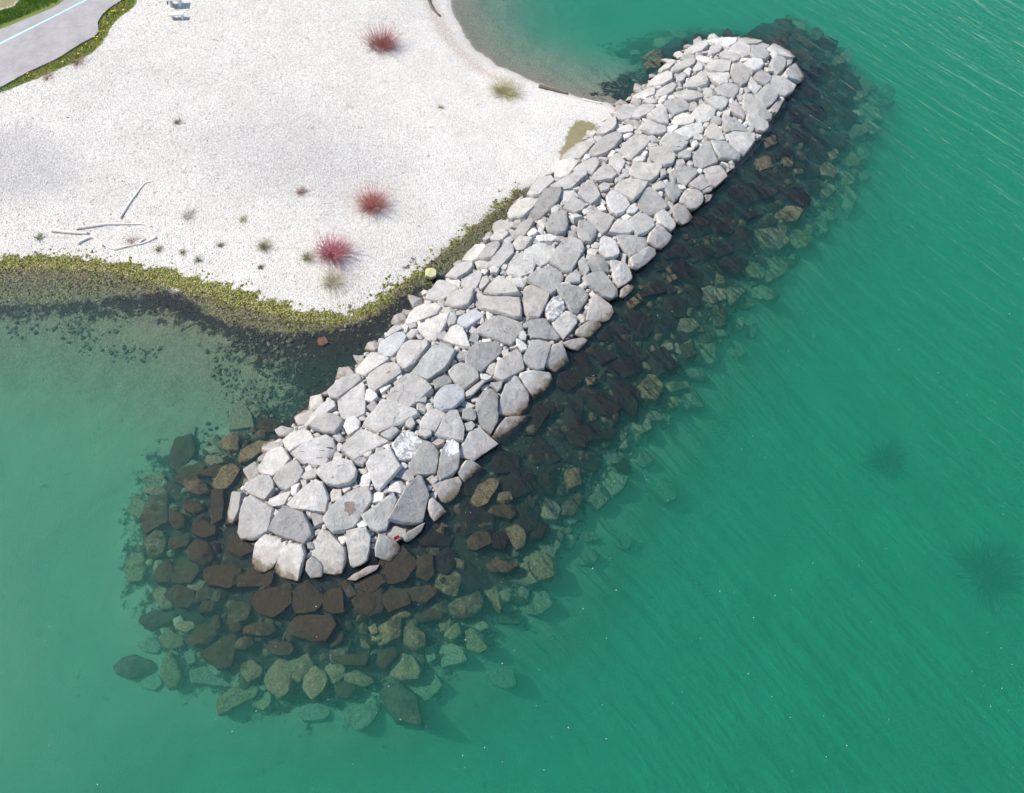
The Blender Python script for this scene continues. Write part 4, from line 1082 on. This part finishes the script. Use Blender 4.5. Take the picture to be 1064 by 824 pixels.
def red_shrub(px, R_, tones, label, seed, n=430):
    rl = random.Random(seed * 5)
    plant('red_shrub', px, [('stems', dict(n=n, spread=.42, lmin=.3 * R_, lmax=1.6 * R_, width=.0085, tones=[tuple(c * 1.5 for c in t) for t in tones], up=.85, curve=.05, base_r=.62 * R_, lean=(rl.uniform(-.5, .5), rl.uniform(-.5, .5)))),
                            ('dry_twigs', dict(n=170, spread=.25, lmin=.5 * R_, lmax=1.15 * R_, width=.010, tones=GREY_T, up=.22, curve=.2, base_r=.35 * R_))], label, 'shrub', 'red-stemmed shrubs on the beach', seed)
red_shrub((397, 48), 1.25, RED, 'dark red shrub with grey twigs, alone near the top of the beach', 1)
red_shrub((387, 214), 1.0, CORAL, 'coral red shrub without a dry tuft, upper of two close to the mossy shore', 2)
red_shrub((345, 263), 1.12, PINK, 'pinkish red shrub with a dry grass tuft just below it', 3, 470)
def tuft(px, r, tones, label, seed, n=120, width=.008, up=.7, cat='grass tuft'):
    r *= .88 if r < .5 else 1
    tones = [tuple(c * 1.5 for c in t) for t in tones]; width *= .7; n = int(n * 1.3)
    plant('grass_tuft', px, [('blades', dict(n=n, spread=.4, lmin=.45 * r, lmax=1.2 * r, width=width, tones=tones, up=up, curve=.5, base_r=.4 * r))], label, cat, 'grass tufts on the beach', seed)
tuft((524, 97), 1.25, DRY, 'widest olive grass tuft beside the upper cove shore', 11, 420, .010, .5)
tuft((346, 294), 1.0, [(.42, .36, .24), (.34, .29, .18), (.5, .45, .33)], 'tan dry grass tuft directly below the pinkish red shrub', 12, 300)
tuft((320, 268), .6, [(.26, .25, .14), (.18, .20, .09)], 'dull green tuft left of the pinkish red shrub', 13, 150)
tuft((275, 256), .6, [(.26, .23, .11), (.34, .30, .16), (.19, .18, .08)], 'small olive tuft left of the dull green tuft', 14, 170)
tuft((196, 224), .6, GREY_T, 'grey dead tuft above the driftwood, right end', 15, 130, .008, .35)
tuft((313, 200), .5, [(.30, .19, .16), (.24, .17, .14)], 'brownish dead tuft in the speckled gravel left of the coral shrub', 16, 120)
tuft((185, 127), .42, [(.22, .18, .12), (.28, .25, .17)], 'tiny brown tuft alone in the middle of the upper gravel', 17, 90)
tuft((137, 249), .6, [(.33, .25, .20), (.40, .33, .27)], 'brown dead tuft between two driftwood branches', 18, 100, .008, .3)
tuft((458, 112), .32, [(.28, .27, .14), (.22, .22, .12)], 'tiny olive tuft left of the widest olive tuft', 19, 60)
tuft((253, 229), .45, [(.30, .33, .15), (.22, .26, .10)], 'pale green tuft right of the grey dead tuft', 20, 70)
for (px, r, lab, sd) in (((165, 259), .38, 'bright green tuft just right of the bent driftwood branch', 21), ((190, 262), .36, 'green tuft second along from the bent driftwood', 22),
                         ((206, 270), .38, 'green tuft closest to the mossy shore edge', 23), ((229, 255), .34, 'green-brown tuft left of the small olive tuft', 24),
                         ((271, 278), .26, 'tiniest green tuft, near the mossy edge below the small olive tuft', 25), ((41, 247), .45, 'green tuft left of all driftwood, near the photo edge', 26)):
    tuft(px, r, GREEN, lab, sd, 80)
tuft((82, 64), .7, [(.30, .16, .14), (.24, .14, .11), (.34, .24, .18)], 'reddish-brown dead tuft at the verge edge, nearer the path bend', 27, 140, .009, .3)
tuft((50, 80), .6, [(.33, .18, .14), (.28, .17, .12)], 'reddish-brown dead tuft at the verge edge, farther from the path bend', 28, 110, .009, .3)

def weed(px, r, h, label, seed):
    g = at([px], -4.2)[0]; zb = float(gz(g)[0]); root = empty('water_weed', (g[0], g[1], zb)); tag(root, label, 'water weed', 'weed clumps on the lake bed'); rnd = random.Random(seed)
    V, F, T = strands(420, .6, .2 * h, h, .03, [(.02, .03, .012), (.035, .04, .018), (.012, .018, .01)], up=1.0, curve=.5, rnd=rnd, base_r=r); link('fronds', mesh_arrays('fronds', V, F, {'tone': T}), M_TONE, root)
weed((1036, 590), 1.0, 1.9, 'larger dark weed clump on the bed towards the right edge of the photo', 51)
weed((928, 472), .45, 1.5, 'smaller dark weed clump on the bed, closer to the breakwater', 52)

# ------------------------------------------------------------------ path, verge, dandelions
def sheet(name, px, mat, lift, step=.5):
    poly = on_ground(px)[:, :2]; bm = bmesh.new(); f = bm.faces.new([bm.verts.new((x, y, 0)) for x, y in poly])
    bmesh.ops.triangulate(bm, faces=[f])
    for _ in range(7):
        es = [e for e in bm.edges if e.calc_length() > step * 1.6]
        if not es: break
        bmesh.ops.subdivide_edges(bm, edges=es, cuts=1); bmesh.ops.triangulate(bm, faces=[q for q in bm.faces if len(q.verts) > 3])
    Zs = gz([(v.co.x, v.co.y) for v in bm.verts])
    for v, z in zip(bm.verts, Zs): v.co.z = z + lift
    if sum(q.normal.z for q in bm.faces) < 0: bmesh.ops.reverse_faces(bm, faces=bm.faces[:])
    ex = bmesh.ops.extrude_face_region(bm, geom=bm.faces[:]); 
    for v in [g for g in ex['geom'] if isinstance(g, bmesh.types.BMVert)]: v.co.z -= .0
    for v in bm.verts: pass
    me = bpy.data.meshes.new(name); bm.to_mesh(me); bm.free(); return link(name, me, mat)
def ribbon(name, pa, pb, mat, lift, thick=.10, n=60):
    """a slab between two pixel polylines, laid on the ground"""
    def res(p):
        p = on_ground(p)[:, :2]; s = np.r_[0, np.cumsum(np.linalg.norm(np.diff(p, axis=0), axis=1))]; u = np.linspace(0, s[-1], n)
        return np.column_stack([np.interp(u, s, p[:, 0]), np.interp(u, s, p[:, 1])])
    A, B = res(pa), res(pb); m = 9; V = []
    for i in range(n):
        for j in range(m):
            q = A[i] + (B[i] - A[i]) * j / (m - 1); V.append((q[0], q[1], 0))
    V = np.array(V); V[:, 2] = gz(V[:, :2]); Zm = V[:, 2].reshape(n, m)
    for _ in range(6): Zm[1:-1] = (Zm[:-2] + 2 * Zm[1:-1] + Zm[2:]) / 4
    V[:, 2] = Zm.ravel() + lift; I = np.arange(n * m).reshape(n, m)
    F = np.stack([I[:-1, :-1], I[1:, :-1], I[1:, 1:], I[:-1, 1:]], -1).reshape(-1, 4)
    Vb = V - [0, 0, thick]; k = len(V); per = list(I[0, :]) + list(I[1:, -1]) + list(I[-1, ::-1][1:]) + list(I[::-1, 0][1:])
    S_ = [(per[i], per[i] + k, per[i + 1] + k, per[i + 1]) for i in range(len(per) - 1)]
    me = mesh_arrays(name, np.vstack([V, Vb]), np.vstack([F, np.array(S_)]), smooth=True)
    bm = bmesh.new(); bm.from_mesh(me); bmesh.ops.recalc_face_normals(bm, faces=bm.faces[:])
    if sum(f.normal.z for f in bm.faces) < 0: bmesh.ops.reverse_faces(bm, faces=bm.faces[:])
    bm.to_mesh(me); bm.free(); me.set_sharp_from_angle(angle=R(40)); return link(name, me, mat)
LOW = pts("-120,150 -40,110 0,92 27,77 60,62 85,46 100,38 103,33 102,24 106,17 113,10 125,2 138,-8 190,-50")
UPP = pts("-120,90 -40,52 0,32 20,24 40,16 60,7 72,-2 90,-12 110,-22 190,-70")
o = ribbon('path', LOW, UPP, M_ASPH, .09, .22); tag(o, 'pale grey asphalt cycle path with a cyan line', 'path', kind='structure')
LA = pts("-120,110 -40,67.5 0,48 40,27.7 97,-1.6 190,-53"); LB = pts("-120,108.2 -40,65.2 0,45.8 40,25.7 97,-3.4 190,-54.6")
o = ribbon('painted_line', LA, LB, M_LINE, .094, .006); tag(o, 'pale cyan painted line along the asphalt path', 'road marking', kind='structure')
def blades(name, px, n, tones, hmin, hmax, label, keep=None, z=1.2):
    poly = at(px, z); lo, hi = poly.min(0), poly.max(0); P = RS.uniform(lo, hi, (n * 3, 2)); d = poly_sdf(P, poly); P = P[d > RS.uniform(0, .35, len(d)) * 0.6][:n]
    pathpoly = np.vstack([on_ground(LOW)[:, :2], on_ground(UPP)[::-1, :2]]); P = P[poly_sdf(P, pathpoly) < -.02]
    if keep is not None: P = P[keep(P)]
    m = len(P); a = RS.uniform(0, 6.283, m); h = RS.uniform(hmin, hmax, m); w = RS.uniform(.012, .025, m); b = RS.uniform(0, 6.283, m); lean = RS.uniform(.1, .9, m) * h
    base = np.column_stack([P, gz(P) - .01]); s = np.column_stack([np.cos(a), np.sin(a), 0 * a]) * w[:, None]; l = np.column_stack([np.cos(b) * lean, np.sin(b) * lean, h])
    V = np.stack([base - s, base + s, base + l * .55 + s * .7 + [0, 0, .02], base + l], 1).reshape(-1, 3)
    i = np.arange(m)[:, None] * 4; F = np.vstack([i + [0, 1, 2], i + [0, 2, 3]])
    patch = sstep(-.25, .3, n2(P, .9, 4.4))[:, None]; t = np.array(tones)[RS.randint(0, len(tones), m)]; t = (t * (1 - patch) + t * [[1.5, 1.15, 1.1]] * patch) * RS.uniform(.7, 1.25, (m, 1))
    o = link(name, mesh_arrays(name, V, F, {'tone': np.repeat(t, 4, 0)}, False), M_TONE); tag(o, label, 'grass', kind='stuff'); return P
VP = blades('verge_grass', VERGE, 16000, [(.22, .27, .06), (.28, .30, .08), (.34, .34, .11), (.18, .24, .05)], .05, .16, 'yellow-green grass strip between the path and the pebble beach')
UPG = pts("-80,66 -40,50 0,30 20,22 40,14 60,5 72,-4 60,-30 20,-30 25,0 14,10 -6,14 -80,40")
blades('bank_grass', UPG, 16000, [(.13, .28, .04), (.16, .32, .05), (.20, .32, .06)], .08, .25, 'bright green grass above the cycle path')
dand = None
VW = poly_sdf(VP, at(VERGE, 1.2)); cand = VP[VW > .12]; sel = cand[RS.permutation(len(cand))[:46]]
bm = bmesh.new(); bmesh.ops.create_icosphere(bm, subdivisions=2, radius=.045)
for v in bm.verts: v.co.z = v.co.z * .45 + (.012 if (int(math.atan2(v.co.y, v.co.x) * 5) % 2) else 0)
hm = bpy.data.meshes.new('flower_head'); bm.to_mesh(hm); bm.free(); hm.materials.append(M_YEL)
V, F, T = strands(1, 0, .16, .16, .006, [(.12, .2, .05)], up=1.55, curve=0, rnd=random.Random(2), base_r=0); sm = mesh_arrays('stem', V, F, {'tone': T}); sm.materials.append(M_TONE)
for k, p in enumerate(sel):
    e = empty('dandelion', (p[0], p[1], float(gz(p)[0]))); tag(e, 'small yellow dandelion flower in the grass strip beside the path', 'flower', 'dandelions in the verge')
    h = link('flower_head', hm, parent=e); h.location = (0, 0, .165); q = RS.uniform(.8, 1.5); h.scale = (q, q, q); link('stem', sm, parent=e)

# ------------------------------------------------------------------ driftwood, litter, bench
def branch(name, px, r0, r1, mat, label, cat='driftwood', group=None, lift=.6, seed=0, twigs=()):
    rnd = random.Random(seed); r0 *= 1.4; r1 *= 1.4; p = on_ground(px); p[:, 2] = gz(p[:, :2])
    s = np.r_[0, np.cumsum(np.linalg.norm(np.diff(p[:, :2], axis=0), axis=1))]; n = max(10, int(s[-1] / .12)); u = np.linspace(0, s[-1], n)
    C = np.column_stack([np.interp(u, s, p[:, i]) for i in range(3)])
    for _ in range(2): C[1:-1] = (C[:-2] + 2 * C[1:-1] + C[2:]) / 4
    def tube(C, r0, r1):
        n = len(C); V = []; 
        for i, c in enumerate(C):
            d = Vector(C[min(i + 1, n - 1)] - C[max(i - 1, 0)]).normalized(); a = d.cross(Vector((0, 0, 1))).normalized(); b = a.cross(d); r = r0 + (r1 - r0) * i / (n - 1)
            for k in range(8):
                t = 6.283 * k / 8; q = r * (1 + .25 * mnoise.noise((i * .3, k * .8, seed))); v = Vector(c) + (a * math.cos(t) + b * math.sin(t)) * q + Vector((0, 0, r * lift)); V.append(v[:])
        F = [(i * 8 + k, i * 8 + (k + 1) % 8, (i + 1) * 8 + (k + 1) % 8, (i + 1) * 8 + k) for i in range(n - 1) for k in range(8)]
        V += [tuple(C[0] + [0, 0, r0 * lift]), tuple(C[-1] + [0, 0, r1 * lift])]; m = n * 8
        F += [(m, (k + 1) % 8, k, k) for k in range(8)] if False else []
        T3 = [(m, (k + 1) % 8, k) for k in range(8)] + [(m + 1, (n - 1) * 8 + k, (n - 1) * 8 + (k + 1) % 8) for k in range(8)]
        me = bpy.data.meshes.new(name); me.from_pydata(V, [], F + T3); [setattr(q, 'use_smooth', True) for q in me.polygons]; return me
    o = link(name, tube(C, r0, r1), mat); tag(o, label, cat, group)
    for (i, ang, L) in twigs:
        c = C[int(i * (n - 1))]; d = np.array([math.cos(ang), math.sin(ang), .25]); T = np.array([c + d * L * t for t in np.linspace(0, 1, 6)]); link('side_twig', tube(T, r1 * 1.2, r1 * .5), mat, o)
    return o
G = 'driftwood on the beach'
branch('driftwood_branch', pts("79.5,238 96.7,235.5 113.8,233 133,233 150,233 158,236"), .075, .03, M_WOOD, 'long gently curved driftwood branch lying above the bent one', group=G, seed=1, twigs=((.12, 2.2, .5), (.6, .4, .45)))
branch('driftwood_branch', pts("81,254 87,250 96.7,246 105,252 112.5,257 120,260 133,256 150,253 163,247"), .06, .035, M_WOOD, 'bent driftwood branch with a kinked left end, closest to the mossy shore', group=G, seed=2, twigs=((.35, -1.2, .4), (.8, .9, .5)))
branch('driftwood_branch', pts("54,240 72,242 92,243"), .085, .05, M_WOOD, 'short pale driftwood stick left of the curved branch', group=G, seed=3)
branch('driftwood_branch', pts("125,227 136,210 145.5,197 151.6,189.5 156.5,189.5"), .05, .025, M_WOOD, 'thin straight driftwood stick pointing up the beach, hooked at its top', group=G, seed=4)
branch('driftwood_log', pts("443,-8 446,2 450,10 457,17"), .09, .06, M_WOODD, 'dark log lying on the beach at the top of the cove', group=G, seed=5)
branch('driftwood_branch', pts("560,90.5 574,94 590,98"), .09, .05, M_WOODD, 'dark wet branch at the cove waterline', group=G, seed=6)
branch('driftwood_branch', pts("606,104 616,106 625,108"), .05, .03, M_WOOD, 'short brown stick at the cove waterline nearest the breakwater', group=G, seed=7)
# red litter between two stones
p = hit([(412.5, 559)], fn_crust)[0]
bm = bmesh.new(); bmesh.ops.create_grid(bm, x_segments=7, y_segments=5, size=.5)
for v in bm.verts: v.co = Vector((v.co.x * .26, v.co.y * .15, .10 * mnoise.noise((v.co.x * 5, v.co.y * 5, 1)) + .10 * v.co.x * v.co.x))
ex = bmesh.ops.extrude_face_region(bm, geom=bm.faces[:])
for g in ex['geom']:
    if isinstance(g, bmesh.types.BMVert): g.co.z += .03
bmesh.ops.recalc_face_normals(bm, faces=bm.faces[:]); me = bpy.data.meshes.new('plastic_scrap'); bm.to_mesh(me); bm.free()
o = link('plastic_scrap', me, M_RED, loc=(p[0], p[1], p[2] + .05)); o.rotation_euler = (.5, -.2, .4); tag(o, 'crumpled red plastic scrap caught between near-tip stones', 'litter')
# yellow-green wedge in the strip of water by the mossy shore
M_LICH = flat_material('yellow algae on white stone', (.42, .40, .08), (.66, .64, .44), 2.2, bump=.4)
q = np.array(pts("442,279 449,277.5 453.5,280 454,286 448,289 442,286.5")); c0 = on_ground([q.mean(0)])[0]; zt = .42
p3 = np.column_stack([at(q, zt), np.full(len(q), zt)])
me, org, c, sz = rock_mesh('algae_stone', p3, (.15, -.35, .9), .8, .14, .05, 1.8, 7777, relief=.12, jag=.15); o = link('algae_stone', me, M_LICH, loc=org)
tag(o, 'yellow-green algae-coated wedge standing in the water strip by the mossy shore', 'stone', 'big stones of the breakwater')
# concrete bench and block at the top of the beach
def box(bm, c, s, bev=.02):
    r = bmesh.ops.create_cube(bm, size=1); bmesh.ops.scale(bm, vec=s, verts=r['verts']); bmesh.ops.translate(bm, vec=c, verts=r['verts'])
    es = list({e for v in r['verts'] for e in v.link_edges}); bmesh.ops.bevel(bm, geom=es, offset=bev, segments=2, affect='EDGES')
def boxobj(name, c, s, mat, parent, bev=.02):
    bm = bmesh.new(); box(bm, c, s, bev); me = bpy.data.meshes.new(name); bm.to_mesh(me); bm.free(); return link(name, me, mat, parent)
g = on_ground([(185, 19)])[0]; b = empty('concrete_bench', (g[0], g[1], float(gz(g[:2])[0]))); b.rotation_euler.z = R(6); b.scale = (.76, .76, .76)
tag(b, 'white concrete bench in front of the white table at the photo top', 'bench')
boxobj('seat', (0, 0, .44), (1.35, .50, .12), M_CONC, b); boxobj('leg', (-.45, 0, .18), (.16, .40, .40), M_CONC, b, .01); boxobj('leg', (.45, 0, .18), (.16, .40, .40), M_CONC, b, .01)
g = on_ground([(183, 7)])[0]; b = empty('concrete_table', (g[0], g[1], float(gz(g[:2])[0]))); b.rotation_euler.z = R(6); b.scale = (.76, .76, .76)
tag(b, 'white concrete table behind the bench, cut by the photo top', 'table')
boxobj('tabletop', (0, .25, .74), (1.35, .95, .10), M_CONC, b); boxobj('leg', (-.42, .25, .33), (.18, .7, .70), M_CONC, b, .01); boxobj('leg', (.42, .25, .33), (.18, .7, .70), M_CONC, b, .01)
boxobj('shade_panel', (-.72, .25, .40), (.05, .3, .5), M_SHADE, b, .008)  # dark sheet added to stand for the shadow at the table's left

# ------------------------------------------------------------------ daylight
SUN_EL, SUN_AZ = R(50), R(-77)             # azimuth from straight ahead of the camera, negative to the left
sd = Vector((math.sin(SUN_AZ) * math.cos(SUN_EL), math.cos(SUN_AZ) * math.cos(SUN_EL), math.sin(SUN_EL)))
sun = bpy.data.lights.new('sun', 'SUN'); sun.energy = 3.7; sun.angle = R(1.0); sun.color = (1, .92, .81)
so = bpy.data.objects.new('sun', sun); COL.objects.link(so); so.rotation_euler = sd.to_track_quat('Z', 'Y').to_euler()
w = bpy.data.worlds.new('World'); scene.world = w; w.use_nodes = True; nt = w.node_tree; bg = nt.nodes['Background']
sky = nt.nodes.new('ShaderNodeTexSky'); sky.sky_type = 'NISHITA'; sky.sun_disc = False; sky.sun_elevation = SUN_EL; sky.sun_rotation = SUN_AZ
sky.air_density = 1.0; sky.dust_density = .4; sky.ozone_density = 1.0
nt.links.new(sky.outputs[0], bg.inputs[0]); bg.inputs[1].default_value = .15
vs = scene.view_settings; vs.view_transform = 'Standard'; vs.look = 'None'; vs.gamma = 1; vs.use_curve_mapping = False; vs.exposure = EXPOSURE
scene.render.engine = 'CYCLES'; cy = scene.cycles; cy.use_denoising = True; cy.use_adaptive_sampling = True; cy.adaptive_threshold = .05; cy.adaptive_min_samples = 24; cy.max_bounces = 6; cy.diffuse_bounces = 2; cy.glossy_bounces = 2; cy.transparent_max_bounces = 8; cy.volume_bounces = 1
cy.caustics_reflective = False; cy.caustics_refractive = False; cy.sample_clamp_indirect = 6
